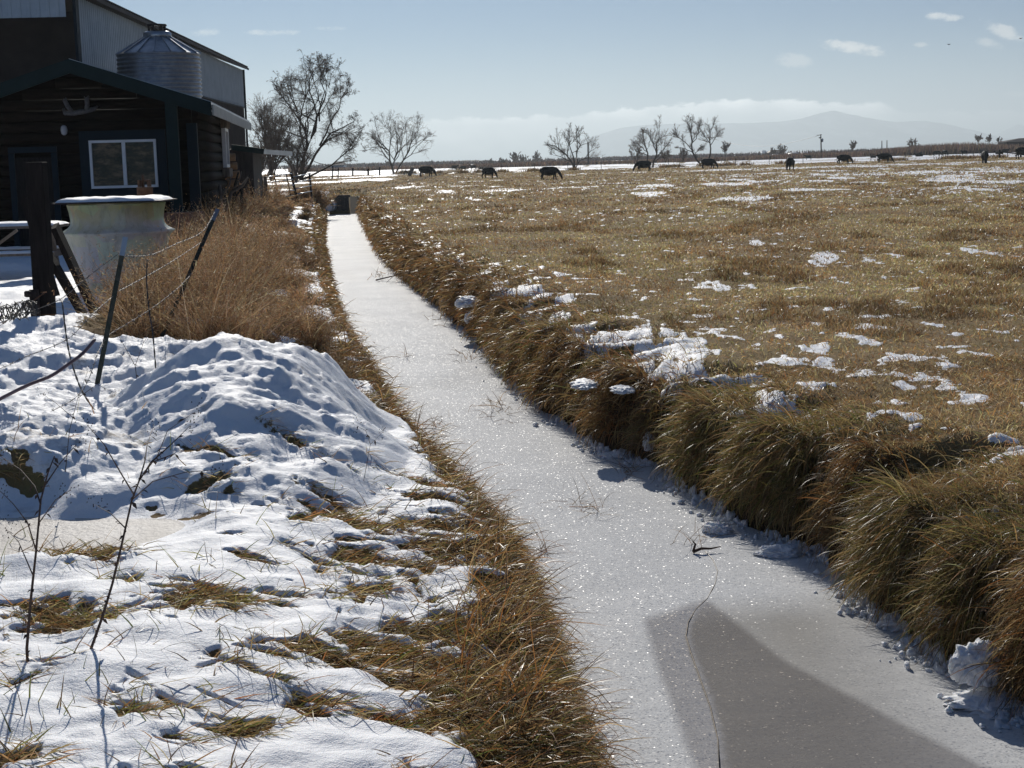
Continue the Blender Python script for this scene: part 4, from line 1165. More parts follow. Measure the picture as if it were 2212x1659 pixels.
for t in [(921, 385, 22.5, 'graze', -8, 'black cow grazing nearest the vase-shaped tree, head down to the east'), (1056, 385, 23.5, 'graze', 38, 'black cow grazing turned half away, east of the first grazing cow'),
          (1187, 388, 28, 'graze', -5, 'biggest black cow in side view, grazing in front of the rounded tree'), (1390, 370, 23, 'graze', 172, 'black cow grazing to the west under the kinked tree'),
          (1530, 364, 21.5, 'graze', -18, 'black cow grazing at the foot of the leaning tree'), (1706, 367, 27, 'graze', 246, 'black cow grazing head-on toward the viewer'),
          (1823, 354, 20, 'graze', -3, 'black cow grazing in side view nearly below the utility pole'), (1910, 351, 20, 'graze', -10, 'black cow grazing in side view below the twin poles'),
          (2127, 353, 27, 'graze', 255, 'black cow grazing head-on in front of the wooden fence brace'), (2212, 343, 25, 'stand', -6, 'black cow at the frame edge, standing higher than the rest'),
          (1746, 338, 9.5, 'stand', 185, 'small black cow standing behind the wire in front of the white mounds'), (1985, 337.5, 7, 'lying', 170, 'black calf lying on the snow with another standing over it'),
          (1988, 334, 9.5, 'stand', 60, 'black calf standing behind the one lying on the snow'), (2024, 331, 11, 'graze', -10, 'black cow grazing on the snow west of one that faces the viewer'),
          (2041, 333, 12, 'graze', 290, 'black cow on the snow facing the viewer, head lowered'), (2083, 330, 10, 'stand', 195, 'black cow standing sideways on the snow beside the tall reeds'),
          (2120, 328, 11, 'stand', 230, 'black cow on the snow half hidden behind the head-on grazer'), (2172, 323, 11.5, 'stand', 8, 'black cow standing on the snow above the fence brace'),
          (2158, 327, 7, 'lying', 150, 'black cow lying on the snow behind the brace post'), (1887, 338, 5, 'lying', 5, 'black cow lying on the snow in front of the reeds'),
          (982, 358.5, 6, 'stand', 10, 'dark far cow standing at the brush line, westernmost of the far ones'), (1000, 358.5, 5.5, 'graze', 170, 'dark far cow grazing at the brush line'),
          (1022, 358, 6, 'stand', 175, 'dark far cow at the brush line below the tiny bush'), (1040, 357.5, 5, 'lying', 0, 'dark far cow lying at the brush line')]:
    cow(*t)
# ------------------------------------------------------------------ cabin
az_c = rad(-6.3)
S_AX = Vector((math.sin(az_c), math.cos(az_c), 0))       # along the side wall, away
F_AX = Vector((-math.cos(az_c), math.sin(az_c), 0))      # along the front wall, to the west
C0 = D(427, 480, 33.6); C0.z = 0                          # near corner of the walls
def CP(a, b, z):                                          # a metres west of the corner, b metres behind the front wall
    return C0 + F_AX * a + S_AX * b + Vector((0, 0, z))
def zz(u, v, d): return D(u, v, d).z
GZ = 0.9
d_r = 32.4
ridge = D(152, 130, d_r); eave = D(455, 221, d_r)
aw = (ridge - C0).dot(F_AX); ae_ = (eave - C0).dot(F_AX)
zr_, ze_ = ridge.z, eave.z
slope = (zr_ - ze_) / (aw - ae_)
def roof_z(a): return zr_ - slope * abs(a - aw)
cabin = empty('log_cabin', CP(aw, 0, GZ), 'dark log cabin with green gable trim and a white framed sliding window', 'cabin')
BACK = 8.2
# walls: stacked logs
mb = MB()
nlog = 15
top_side = roof_z(0.0) - 0.22
hl = (top_side - 0.6) / nlog
zs = [0.6 + hl * i for i in range(nlog)]
for i, z0 in enumerate(zs):
    mb.tube([CP(-0.02, -0.0, z0 + hl / 2), CP(-0.02, BACK, z0 + hl / 2)], hl * 0.53, 10)
wall_side = mb.build('wall', M['log'], cabin)
mb = MB()
k = 0
z = 0.6
while z < zr_ - 0.3:
    zc = z + hl / 2
    half = (zr_ - 0.25 - zc) / slope
    a0, a1 = max(0.0, aw - half), min(2 * aw, aw + half)
    if a1 - a0 > .1: mb.tube([CP(a0, 0.0, zc), CP(a1, 0.0, zc)], hl * 0.53, 10)
    z += hl
mb.build('wall', M['log'], cabin)
mb = MB()
q0, q1, q2, q3, q4 = CP(.05, .12, .6), CP(2 * aw - .05, .12, .6), CP(2 * aw - .05, .12, roof_z(.05) - .06), CP(aw, .12, zr_ - .06), CP(.05, .12, roof_z(.05) - .06)
bk_ = S_AX * .06
mb.add([q0, q1, q2, q3, q4, q0 + bk_, q1 + bk_, q2 + bk_, q3 + bk_, q4 + bk_], [(0, 1, 2, 3, 4), (9, 8, 7, 6, 5)] + [(i, 5 + i, 5 + (i + 1) % 5, (i + 1) % 5) for i in range(5)])
mb.build('gable_board', M['log'], cabin)
# log ends of the far corner
for i, z0 in enumerate(zs):
    mb = MB()
    r_ = hl * (0.42 + 0.05 * random.random())
    mb.tube([CP(0.1, BACK + 0.05, z0 + hl / 2), CP(-0.36 - 0.1 * random.random(), BACK + 0.05, z0 + hl / 2)], r_, 12)
    if i < 11: mb.build('log_end', M['log_end'], cabin)
# corner boards
mb = MB()
mb.box(CP(0.33, -0.95, (ze_ + 0.6) / 2 + .1), (0.24, 0.2, ze_ - 0.6), F_AX, S_AX)
mb.build('porch_post', M['green_trim'], cabin)
mb = MB()
mb.box(CP(0.0, -0.17, 2.15), (0.22, 0.16, 3.1), F_AX, S_AX)
mb.build('corner_board', M['blue_trim'], cabin)
# roof, two slopes, ribbed tin, and the rake boards
def roof_slab(mb, a0, a1, b0, b1, t=0.05, lift=0.0):
    p = [CP(a0, b0, roof_z(a0) - t + lift), CP(a1, b0, roof_z(a1) - t + lift), CP(a1, b1, roof_z(a1) - t + lift), CP(a0, b1, roof_z(a0) - t + lift)]
    q = [x + Vector((0, 0, t)) for x in p]
    mb.hexa([p[1], p[0], p[3], p[2], q[1], q[0], q[3], q[2]] if a1 > a0 else p + q)
b0r = -1.15
ROOF_BACK = 13.6
mb = MB()
roof_slab(mb, aw, ae_, b0r, ROOF_BACK)
roof_slab(mb, 2 * aw - ae_, aw, b0r, ROOF_BACK)
n_r = 46
for i in range(n_r):
    b = b0r + 0.1 + (ROOF_BACK - b0r - .2) * i / (n_r - 1)
    for (a0, a1) in ((aw, ae_), (aw, 2 * aw - ae_)):
        mb.bar(CP(a0, b, roof_z(a0) + .012), CP(a1, b, roof_z(a1) + .012), 0.06, 0.025)
roof = mb.build('roof', M['roof_tin'], cabin)
mb = MB()
for (a0, a1) in ((aw, ae_), (aw, 2 * aw - ae_)):
    p, q = CP(a0, b0r - .022, roof_z(a0) + .012), CP(a1, b0r - .022, roof_z(a1) + .012)
    hh = Vector((0, 0, .29))
    n_ = S_AX * .02
    mb.hexa([p - hh - n_, q - hh - n_, q - hh + n_, p - hh + n_, p - n_, q - n_, q + n_, p + n_])
mb.build('rake_board', M['green_trim'], cabin)
mb = MB()
roof_slab(mb, aw, ae_ + .05, b0r + .02, 0.4, .03, -.1); roof_slab(mb, 2 * aw - ae_ - .05, aw, b0r + .02, 0.4, .03, -.1)
mb.build('soffit', M['log'], cabin)
mb = MB()
mb.bar(CP(ae_ - .03, b0r, ze_ - .15), CP(ae_ - .03, b0r + 5.5, ze_ - .15), .03, .22)
mb.bar(CP(ae_ - .03, b0r + 5.52, ze_ - .155), CP(ae_ - .03, ROOF_BACK, ze_ - .155), .03, .22)
mb.build('gutter', M['gutter'], cabin)
# window in the front wall
def on_front(u, v, off=0.0):
    """survey a point on the front wall"""
    r = ray(u, v)
    P0 = CP(0, -hl * .5 - off, 0)
    t = (P0 - Vector((0, 0, CAM_H))).dot(S_AX) / r.dot(S_AX)
    return Vector((0, 0, CAM_H)) + r * t
wl_, wr_, wt, wb = on_front(192, 304), on_front(337, 303), on_front(265, 302), on_front(265, 406)
a_l, a_r = (wl_ - C0).dot(F_AX), (wr_ - C0).dot(F_AX)
z_t, z_b = wt.z, wb.z
def frame(mb, a0, a1, z0, z1, b, th, dep):
    for (aa, bb, c0, c1) in ((a0, a1, z0, z0 + th), (a0, a1, z1 - th, z1)):
        mb.box(CP((aa + bb) / 2, b, (c0 + c1) / 2), (abs(aa - bb), dep, c1 - c0), F_AX, S_AX)
    for aa in (a0 - th / 2 if a0 > a1 else a0 + th / 2, a1 + th / 2 if a0 > a1 else a1 - th / 2):
        mb.box(CP(aa, b, (z0 + z1) / 2), (th, dep, (z1 - z0) - 2 * th), F_AX, S_AX)
mb = MB(); frame(mb, a_l, a_r, z_b, z_t, -.16, .055, .06)
am = (a_l + a_r) / 2 - .02
mb.box(CP(am, -.165, (z_b + z_t) / 2), (.075, .06, z_t - z_b - .115), F_AX, S_AX)
win = mb.build('window', M['white_trim'], cabin)
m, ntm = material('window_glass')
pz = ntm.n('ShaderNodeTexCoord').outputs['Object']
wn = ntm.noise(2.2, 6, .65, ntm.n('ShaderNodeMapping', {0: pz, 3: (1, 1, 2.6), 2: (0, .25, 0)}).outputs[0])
cc = ntm.ramp(wn, [(.42, (.006, .005, .005)), (.52, (.05, .03, .018)), (.62, (.16, .10, .06))])  # brown reflections painted into the pane colour
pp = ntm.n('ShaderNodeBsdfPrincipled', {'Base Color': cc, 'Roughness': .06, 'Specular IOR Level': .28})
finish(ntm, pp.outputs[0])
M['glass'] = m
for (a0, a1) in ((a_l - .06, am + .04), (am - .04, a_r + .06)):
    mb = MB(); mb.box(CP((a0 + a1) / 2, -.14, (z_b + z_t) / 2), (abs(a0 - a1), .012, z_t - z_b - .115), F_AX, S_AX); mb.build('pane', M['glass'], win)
mb = MB(); frame(mb, a_l + .2, a_r - .2, z_b - .22, z_t + .2, -.135, .19, .05); mb.build('window_trim', M['blue_trim'], cabin)
# door and its knob, porch lamp
dl_, dr__ = on_front(30, 300), on_front(108, 300)
da0, da1 = (dl_ - C0).dot(F_AX), (dr__ - C0).dot(F_AX)
mb = MB(); mb.box(CP((da0 + da1) / 2, -.14, .95 + 1.05), (abs(da0 - da1), .05, 2.1), F_AX, S_AX)
for zq in (1.35, 2.0, 2.6): mb.box(CP((da0 + da1) / 2, -.175, zq), (abs(da0 - da1) * .6, .02, .4), F_AX, S_AX)
door = mb.build('door', M['old_wood'], cabin)
kp = on_front(110, 414)
mb = MB(); mb.lathe(kp + Vector((-.06, -.12, 0)), [(.012, -.03), (.035, -.02), (.04, 0), (.035, .02), (.012, .03)], 12); mb.build('door_knob', M['brass'], door)
mb = MB(); mb.box(CP(da0 + .07, -.15, 2.0), (.12, .06, 2.3), F_AX, S_AX); mb.box(CP(da1 - .07, -.15, 2.0), (.12, .06, 2.3), F_AX, S_AX); mb.box(CP((da0 + da1) / 2, -.15, 3.22), (abs(da0 - da1) + .26, .06, .12), F_AX, S_AX)
mb.build('door_trim', M['blue_trim'], cabin)
lp = on_front(141, 278)
mb = MB(); mb.lathe(lp + Vector((0, -.1, -.08)), [(.02, -.06), (.06, -.03), (.075, .05), (.06, .12), (.025, .15)], 12); mb.build('porch_lamp', M['lamp_glass'], cabin)
# side window
mb = MB()
def on_side(u, v):
    r = ray(u, v)
    nrm = -F_AX
    P0 = CP(-.14, 0, 0)
    t = (P0 - Vector((0, 0, CAM_H))).dot(nrm) / r.dot(nrm)
    return Vector((0, 0, CAM_H)) + r * t
s0, s1 = on_side(477, 280), on_side(492, 280)
sb0, sb1 = (s0 - C0).dot(S_AX), (s1 - C0).dot(S_AX)
sb1 = min(sb1, BACK - .5)
szt, szb = on_side(478, 277).z, on_side(480, 362).z
for (x0, x1, y0, y1) in ((sb0, sb0 + .12, szb, szt), (sb1 - .12, sb1, szb, szt), (sb0 + .12, sb1 - .12, szt - .08, szt), (sb0 + .12, sb1 - .12, szb, szb + .08)):
    mb.box(CP(-.20, (x0 + x1) / 2, (y0 + y1) / 2), (.1, x1 - x0, y1 - y0), F_AX, S_AX)
sw = mb.build('window', M['white_trim'], cabin)
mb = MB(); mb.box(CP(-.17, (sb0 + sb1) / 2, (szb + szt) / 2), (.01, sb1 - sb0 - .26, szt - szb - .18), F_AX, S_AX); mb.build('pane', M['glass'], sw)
mb = MB(); mb.box(CP(-.22, (sb0 + sb1) / 2, szt + .11), (.16, sb1 - sb0 + .1, .2), F_AX, S_AX); mb.build('lintel', M['grey_wood'], sw)
mb = MB(); mb.box(CP(-.22, (sb0 + sb1) / 2, szb - .13), (.18, sb1 - sb0 + .1, .22), F_AX, S_AX)
mb.build('sill', M['grey_wood'], sw)
# antlers on the gable
an = on_front(172, 228, .1)
mb = MB()
sc_ = 1 / 99.0
def ap(x, y, z=0): return an + F_AX * (-x * sc_) + Vector((0, 0, -y * sc_)) - S_AX * z
mb.tube([ap(-34, 6), (ap(-30, 15, .05)), ap(-12, 16, .1), ap(0, 14, .12), ap(14, 12, .1), ap(30, 8, .05), ap(37, 2)], [.03, .05, .05, .055, .05, .05, .02], 8)
mb.tube([ap(-14, 13, .1), ap(-22, 2, .15), ap(-27, -10, .16), ap(-24, -16, .14)], [.04, .05, .05, .015], 8)
mb.tube([ap(14, 11, .1), ap(18, 0, .15), ap(18, -12, .16), ap(22, -19, .14)], [.04, .05, .05, .015], 8)
mb.tube([ap(-26, -8, .16), ap(-30, -14, .16)], [.03, .008], 6); mb.tube([ap(18, -10, .16), ap(13, -18, .16)], [.03, .008], 6)
tag(mb.build('antlers', M['antler']), 'grey antlers hung on the dark gable of the cabin', 'antlers')

# lean-to behind the cabin
lz = zz(520, 330, 48)
shed = empty('lean_to', CP(-.6, 14.5, GZ), 'low dark lean-to with a green fascia and snow-white tin roof edge', 'shed')
A, B_ = D(500, 318, 47.5), D(570, 327, 47.5)
C_, E_ = D(568, 327.5, 47.5), D(630, 332, 50.0)
mb = MB(); mb.bar(A, B_, .06, .17); mb.build('fascia', M['green_trim'], shed)
mb = MB(); mb.bar(C_, E_, .05, .14); mb.build('roof_edge', M['roof_tin'], shed)
mb = MB()
up = Vector((0, 0, .1)); bk = Vector((-.4, 3.2, 0.12))
mb.hexa([A + up * .1, E_ + up * .1, E_ + bk - up, A + bk - up, A + up * .4, E_ + up * .4, E_ + bk - up * .6, A + bk - up * .6]); mb.build('roof', M['barn_dark'], shed)
W0, W1 = D(498, 400, 48.2), D(548, 400, 48.2)
mb = MB(); mb.hexa([Vector((W0.x, W0.y, .6)), Vector((W1.x, W1.y, .6)), Vector((W1.x - .2, W1.y + 3, .6)), Vector((W0.x - .2, W0.y + 3, .6))] + [Vector((W0.x, W0.y, A.z - .05)), Vector((W1.x, W1.y, A.z - .08)), Vector((W1.x - .2, W1.y + 3, A.z - .0)), Vector((W0.x - .2, W0.y + 3, A.z - .0))])
for i in range(6):
    q = W0 + (W1 - W0) * (i / 5)
    mb.box((q.x, q.y - .03, (.6 + A.z) / 2), (.05, .03, A.z - .75))
mb.build('wall', M['barn_dark'], shed)
# tan board fence panel beside it
q = D(556, 400, 52)
mb = MB()
for i in range(5): mb.box((q.x - .25 + .13 * i, q.y, 1.65), (.12, .03, 1.5 - .05 * (i % 2)))
tag(mb.build('board_panel', M['grey_wood']), 'short panel of tan upright boards beside the lean-to', 'board panel')

# ------------------------------------------------------------------ barn
n0, n1_ = D(157, -8, 50.0), D(523, 150, 90.5)
nx0, nx1 = n0.x, n1_.x
ztop = (n0.z + n1_.z) / 2
B_AX = (Vector((nx1, n1_.y, 0)) - Vector((nx0, n0.y, 0))); BL = B_AX.length; B_AX.normalize()
W_AX = Vector((-B_AX.y, B_AX.x, 0))
N0 = Vector((nx0, n0.y, 0))
def BP(a, b, z): return N0 + W_AX * a + B_AX * b + Vector((0, 0, z))
barn = empty('metal_barn', BP(6, 0, GZ), 'big pale metal barn with ribbed siding and a dark open front', 'barn')
zlow = D(523, 233, 90.5).z
def ribbed(mb, p0, ax, L, z0, z1, nrm, pitch=0.3, dep=0.05):
    k = int(L / pitch)
    pts = []
    for i in range(k):
        s = i * pitch
        for (o, q) in ((0, 0), (.62, 0), (.70, dep), (.92, dep)):
            pts.append((s + o * pitch, q))
    pts.append((L, 0))
    b = len(mb.v)
    for (s, q) in pts:
        p = p0 + ax * s + nrm * q
        mb.v += [(p.x, p.y, z0), (p.x, p.y, z1)]
    for i in range(len(pts) - 1):
        mb.f.append((b + 2 * i, b + 2 * i + 2, b + 2 * i + 3, b + 2 * i + 1)); mb.sm.append(False)
mb = MB(); ribbed(mb, BP(0, 0.1, 0), B_AX, BL - .1, zlow, ztop, -W_AX); mb.build('siding', M['barn_light'], barn)
mb = MB(); ribbed(mb, BP(.02, 0.1, 0), B_AX, BL - .1, .6, zlow - .02, -W_AX); mb.build('wainscot', M['barn_dark'], barn)
mb = MB(); mb.bar(BP(-.06, .2, zlow), BP(-.06, BL, zlow), .04, .06); mb.bar(BP(-.08, BL, .8), BP(-.08, BL, ztop + .02), .1, .14, (0, 1, 0)); mb.bar(BP(-.06, 0.04, .8), BP(-.06, 0.04, ztop), .1, .35, (0, 1, 0)); mb.build('corner_trim', M['blue_trim'], barn)
zh = D(80, 38, 50).z
mb = MB(); ribbed(mb, BP(.25, 0, 0), W_AX, 13, zh, ztop + 2, -B_AX, .3, .02); mb.build('header_siding', M['barn_light'], barn)
mb = MB()
rise = 2.6
r0, r1, r2 = BP(-.35, -.35, ztop), BP(6.2, -.35, ztop + rise), BP(12.8, -.35, ztop)
off = B_AX * (BL + .7); up = Vector((0, 0, .12))
mb.hexa([r1, r0, r0 + off, r1 + off, r1 + up, r0 + up, r0 + off + up, r1 + off + up]); mb.hexa([r2, r1, r1 + off, r2 + off, r2 + up, r1 + up, r1 + off + up, r2 + off + up])
for i in range(int(BL / .3)):
    a, b = BP(-.37, i * .3, ztop + .15), BP(6.2, i * .3, ztop + rise + .15)
    mb.bar(a, b, .08, .07)
mb.build('roof', M['barn_dark'], barn)
mb = MB()
mb.hexa([BP(.1, BL - .3, .6), BP(12.4, BL - .3, .6), BP(12.4, BL, .6), BP(.1, BL, .6), BP(.1, BL - .3, ztop), BP(12.4, BL - .3, ztop), BP(12.4, BL, ztop), BP(.1, BL, ztop)])
mb.hexa([BP(12.2, 0, .6), BP(12.4, 0, .6), BP(12.4, BL, .6), BP(12.2, BL, .6), BP(12.2, 0, ztop), BP(12.4, 0, ztop), BP(12.4, BL, ztop), BP(12.2, BL, ztop)])
mb.hexa([BP(.3, 5, .6), BP(12.2, 5, .6), BP(12.2, 5.1, .6), BP(.3, 5.1, .6), BP(.3, 5, ztop), BP(12.2, 5, ztop), BP(12.2, 5.1, ztop), BP(.3, 5.1, ztop)])
mb.build('inner_wall', M['barn_dark'], barn)

# ------------------------------------------------------------------ feed bin
bc = D(344, 150, 52.3)
R = 86 * 52.3 / 3322
binz = {k: D(344, v, 52.3).z for k, v in dict(eave=118, neck=81, cap=68, top=56, low=216).items()}
feed = empty('feed_bin', (bc.x, bc.y, GZ), 'round galvanised feed bin with a conical cap standing behind the cabin roof', 'feed bin')
prof = []
z = .95
while z < binz['eave']:
    for k in range(8):
        prof.append((R + .028 * math.cos(k / 8 * 2 * math.pi), z + .135 * k / 8))
    z += .135
mb = MB(); mb.lathe((bc.x, bc.y, 0), [(r, min(zq, binz['eave'])) for r, zq in prof], 64); mb.build('wall', M['galv'], feed)
rn = 28 * 52.3 / 3322
NF = 16
mb = MB()
for i in range(NF):
    a0, a1 = 2 * math.pi * (i + .3) / NF, 2 * math.pi * (i + 1.3) / NF
    c = Vector((bc.x, bc.y, 0))
    P = lambda a, r, zq: c + Vector((math.cos(a) * r, math.sin(a) * r, zq))
    mb.add([P(a0, R + .05, binz['eave']), P(a1, R + .05, binz['eave']), P(a1, rn, binz['neck']), P(a0, rn, binz['neck'])], [(0, 1, 2, 3)])
    mb.bar(P(a0, R + .05, binz['eave'] + .02), P(a0, rn, binz['neck'] + .02), .03, .05)
mb.build('conical_roof', M['galv'], feed)
mb = MB(); mb.lathe((bc.x, bc.y, 0), [(rn, binz['neck'] - .02), (rn + .02, binz['neck'] + .03), (rn + .02, binz['cap'] - .05), (rn - .06, binz['cap'])], 28); mb.build('collar', M['galv'], feed)
mb = MB()
for i in range(6):
    a = 2 * math.pi * i / 6 + .3
    mb.box((bc.x + math.cos(a) * .26, bc.y + math.sin(a) * .26, (binz['cap'] + binz['top']) / 2), (.06, .06, binz['top'] - binz['cap']))
mb.lathe((bc.x, bc.y, 0), [(.32, binz['top'] - .01), (.33, binz['top'] + .01), (.32, binz['top'] + .05), (.1, binz['top'] + .055)], 20)
mb.build('vent_cap', M['barn_dark'], feed)

# ------------------------------------------------------------------ the plastic tank and what stands round it
td = 21.5
tc_ = D(255, 500, td)
def tz(v): return D(255, v, td).z
def tr(wpx): return wpx / 2 * td / 3322
tank = empty('water_tank', (tc_.x, tc_.y, .9), 'yellowed translucent plastic tank with a flared shoulder, standing in dead weeds', 'tank')
m, ntm = material('tank_plastic')
tcn = ntm.n('ShaderNodeTexCoord').outputs['Object']
sx = ntm.n('ShaderNodeSeparateXYZ', {0: tcn})
base = ntm.ramp(ntm.noise(3.5, 5, .6, tcn), [(.3, (.52, .55, .56)), (.7, (.68, .67, .62))])
ylw = ntm.m('MULTIPLY', ntm.sstep(ntm.m('ADD', sx.outputs[2], ntm.m('MULTIPLY', ntm.noise(4, 4, .6, tcn), .5)), 1.22, 1.6), .75)
cc = ntm.mix(ylw, base, (.42, .39, .13))
pt = ntm.n('ShaderNodeTexVoronoi', {'Vector': tcn, 'Scale': 3.0}, feature='F1', distance='CHEBYCHEV').outputs[1]
cc = ntm.mix(.12, cc, pt, 'OVERLAY')
gr = ntm.noise(7, 6, .7, ntm.n('ShaderNodeMapping', {0: tcn, 3: (1.6, 1.6, .35)}).outputs[0])
cc = ntm.mix(ntm.m('MULTIPLY', ntm.sstep(gr, .48, .68), .5), cc, (.22, .21, .17))
pp = ntm.n('ShaderNodeBsdfPrincipled', {'Base Color': cc, 'Roughness': .4, 'Specular IOR Level': .4})
tl = ntm.n('ShaderNodeBsdfTranslucent', {0: cc})
finish(ntm, ntm.n('ShaderNodeMixShader', {0: .42, 1: pp.outputs[0], 2: tl.outputs[0]}).outputs[0])
M['tank'] = m
mb = MB()
pf = [(tr(160), .85), (tr(166), tz(650)), (tr(175), tz(620)), (tr(190), tz(580)), (tr(203), tz(545)), (tr(212), tz(522)), (tr(222), tz(507)), (tr(238), tz(502)), (tr(241), tz(499)), (tr(228), tz(496)), (tr(208), tz(490)), (tr(197), tz(483)), (tr(195), tz(472)), (tr(199), tz(456)), (tr(206), tz(442)), (tr(207), tz(439))]
mb.lathe((tc_.x, tc_.y, 0), pf, 56, sq=0.0, closed=True)
mb.build('shell', M['tank'], tank)
lidz = tz(437)
lid = empty('lid_sheet', (tc_.x, tc_.y, lidz), 'flat sheet with snow on it covering the plastic tank', 'sheet')
mb = MB(); mb.box((tc_.x, tc_.y, lidz + .012), (225 * td / 3322, 1.15, .02)); mb.build('sheet', M['barn_dark'], lid)
def snow_slab(name, cx, cy, z, lx, ly, h, parent, seed, n=40, ax=(1, 0)):
    r = np.random.default_rng(seed)
    s = np.linspace(-1, 1, n)
    A, B = np.meshgrid(s, s, indexing='ij')
    edge = np.minimum(1 - np.abs(A), 1 - np.abs(B))
    hh = h * np.clip(edge / .16, 0, 1) ** .5 * (1 + .35 * perlin(A * 3 + seed, B * 3, 5)) + .0
    wob = 1 + .03 * perlin(A * 4, B * 4 + seed, 6)
    X, Y = A * lx / 2 * wob, B * ly / 2 * wob
    c, s_ = ax
    V = np.stack([cx + X * c - Y * s_, cy + X * s_ + Y * c, z + hh], -1).reshape(-1, 3)
    i = np.arange(n * n).reshape(n, n)
    q = np.stack([i[:-1, :-1], i[1:, :-1], i[1:, 1:], i[:-1, 1:]], -1).reshape(-1, 4)
    o = np.array(tuple(WLOC[parent.name])) if parent is not None else np.zeros(3)
    return link(name, np_mesh(name, V - o, q, None, None, True), M['snow'], parent)
snow_slab('snow_cover', tc_.x - .02, tc_.y, lidz + .024, 212 * td / 3322, 1.1, .05, lid, 3)
# rusty pump behind it
pd_ = 24.5
pb = D(314, 430, pd_)
pump = empty('hand_pump', (pb.x, pb.y, .9), 'rusty square topped pump standing behind the tank in front of the window', 'pump')
pt_ = lambda v: D(314, v, pd_).z
mb = MB(); mb.lathe((pb.x, pb.y, 0), [(.09, .85), (.09, pt_(440)), (.13, pt_(432)), (.125, pt_(408)), (.13, pt_(404))], 16); mb.build('body', M['rust'], pump)
mb = MB(); mb.box((pb.x - .075, pb.y, pt_(396)), (.03, .17, .11)); mb.box((pb.x + .075, pb.y, pt_(396)), (.03, .17, .11)); mb.box((pb.x, pb.y + .05, pt_(390)), (.12, .1, .03)); mb.build('bracket', M['rust'], pump)
mb = MB(); mb.tube([(pb.x - .02, pb.y, pt_(404)), (pb.x - .02, pb.y, pt_(377))], .022, 10); mb.build('rod', M['rust'], pump)
# red box beside the porch post
rbp = D(388, 440, 30)
mb = MB()
for i in range(5): mb.box((rbp.x - .28 + .14 * i, rbp.y, 1.35), (.13, .03, 1.1))
mb.box((rbp.x, rbp.y + .3, 1.88), (.74, .6, .03)); mb.box((rbp.x + .35, rbp.y + .3, 1.35), (.03, .56, 1.05)); mb.box((rbp.x - .35, rbp.y + .3, 1.35), (.03, .56, 1.05))
tag(mb.build('wooden_box', M['red_board']), 'reddish brown board box between tank and porch post', 'box')
# picnic table
pt0 = D(20, 490, 25.2)
pic = empty('picnic_table', (pt0.x, pt0.y, .92), 'snow covered picnic table in the shade before the cabin', 'picnic table')
ztab = D(60, 489, 25.2).z
tw = 2.0; tx = D(135, 489, 25.2).x - tw / 2
mb = MB()
for i in range(5): mb.box((tx, pt0.y - .32 + .16 * i, ztab), (tw, .145, .04))
mb.build('tabletop', M['grey_wood'], pic)
snow_slab('snow_cover', tx, pt0.y, ztab + .021, tw - .02, .78, .05, pic, 8)
zb_ = D(60, 549, 24.6).z
for s in (-1, 1):
    mb = MB(); mb.box((tx, pt0.y + s * .68, zb_), (tw, .26, .04)); mb.build('bench', M['grey_wood'], pic)
    snow_slab('snow_cover', tx, pt0.y + s * .68, zb_ + .021, tw - .02, .25, .035, pic, 9 + s)
for s in (-1, 1):
    x = tx + s * .72
    for e in (-1, 1):
        mb = MB(); mb.bar((x, pt0.y + e * .62, .90), (x, pt0.y + e * .22, ztab - .02), .04, .1, (1, 0, 0)); mb.build('leg', M['grey_wood'], pic)
    mb = MB(); mb.bar((x + .045, pt0.y - .82, zb_ - .05), (x + .045, pt0.y + .82, zb_ - .05), .04, .09, (0, 0, 1)); mb.build('crossbar', M['grey_wood'], pic)
# shed wood against the shade: two rails low at the wall
# fence corner: square post, leaning planks
pd = 14.6
t0, t1 = D(78, 350, pd), D(99, 690, pd)
post = MB()
ax = (t0 - t1).normalized()
post.box((t0 + t1) / 2 - ax * .25, (.165, .165, (t0 - t1).length + .5), Vector((1, 0, 0)) - ax * ax.x, None, ax)
po = post.build('corner_post', M['old_wood'], None, .008)
tag(po, 'tall dark square wooden post at the corner of the wire fence', 'post')
mb = MB(); mb.bar(D(118, 488, 15.3), D(212, 690, 15.6), .055, .17, (0, 1, 0)); tag(mb.build('leaning_plank', M['old_wood']), 'longer dark plank leaning on the square post, farthest from it', 'plank')
mb = MB(); mb.bar(D(76, 500, 15.0), D(180, 680, 15.1), .055, .15, (0, 1, 0)); tag(mb.build('leaning_plank', M['old_wood']), 'dark plank leaning behind the square post, closest to it', 'plank')
mb = MB(); mb.bar(D(52, 424, 16.0), D(120, 640, 16.0), .07, .10, (0, 1, 0)); tag(mb.build('leaning_plank', M['old_wood']), 'narrow plank with a snowy top end peeking out beside the square post', 'plank')
mb = MB(); mb.bar(D(-5, 528, 17.5), D(37, 497, 17.5), .03, .03); tag(mb.build('stick', M['grey_wood']), 'pale stick poking up before the picnic table', 'stick')
mb = MB()
for (u, v) in ((60, 635), (62, 655)): mb.box(D(u + 8, v, 14.5), (.1, .05, .04)); mb.lathe(D(u, v, 14.45), [(.02, -.03), (.035, -.02), (.035, .02), (.02, .03)], 10)
mb.box(D(76, 655, 14.52), (.09, .04, .26))
tag(mb.build('hinge_bracket', M['barn_dark']), 'dark iron hinge bracket low on the square post', 'bracket')

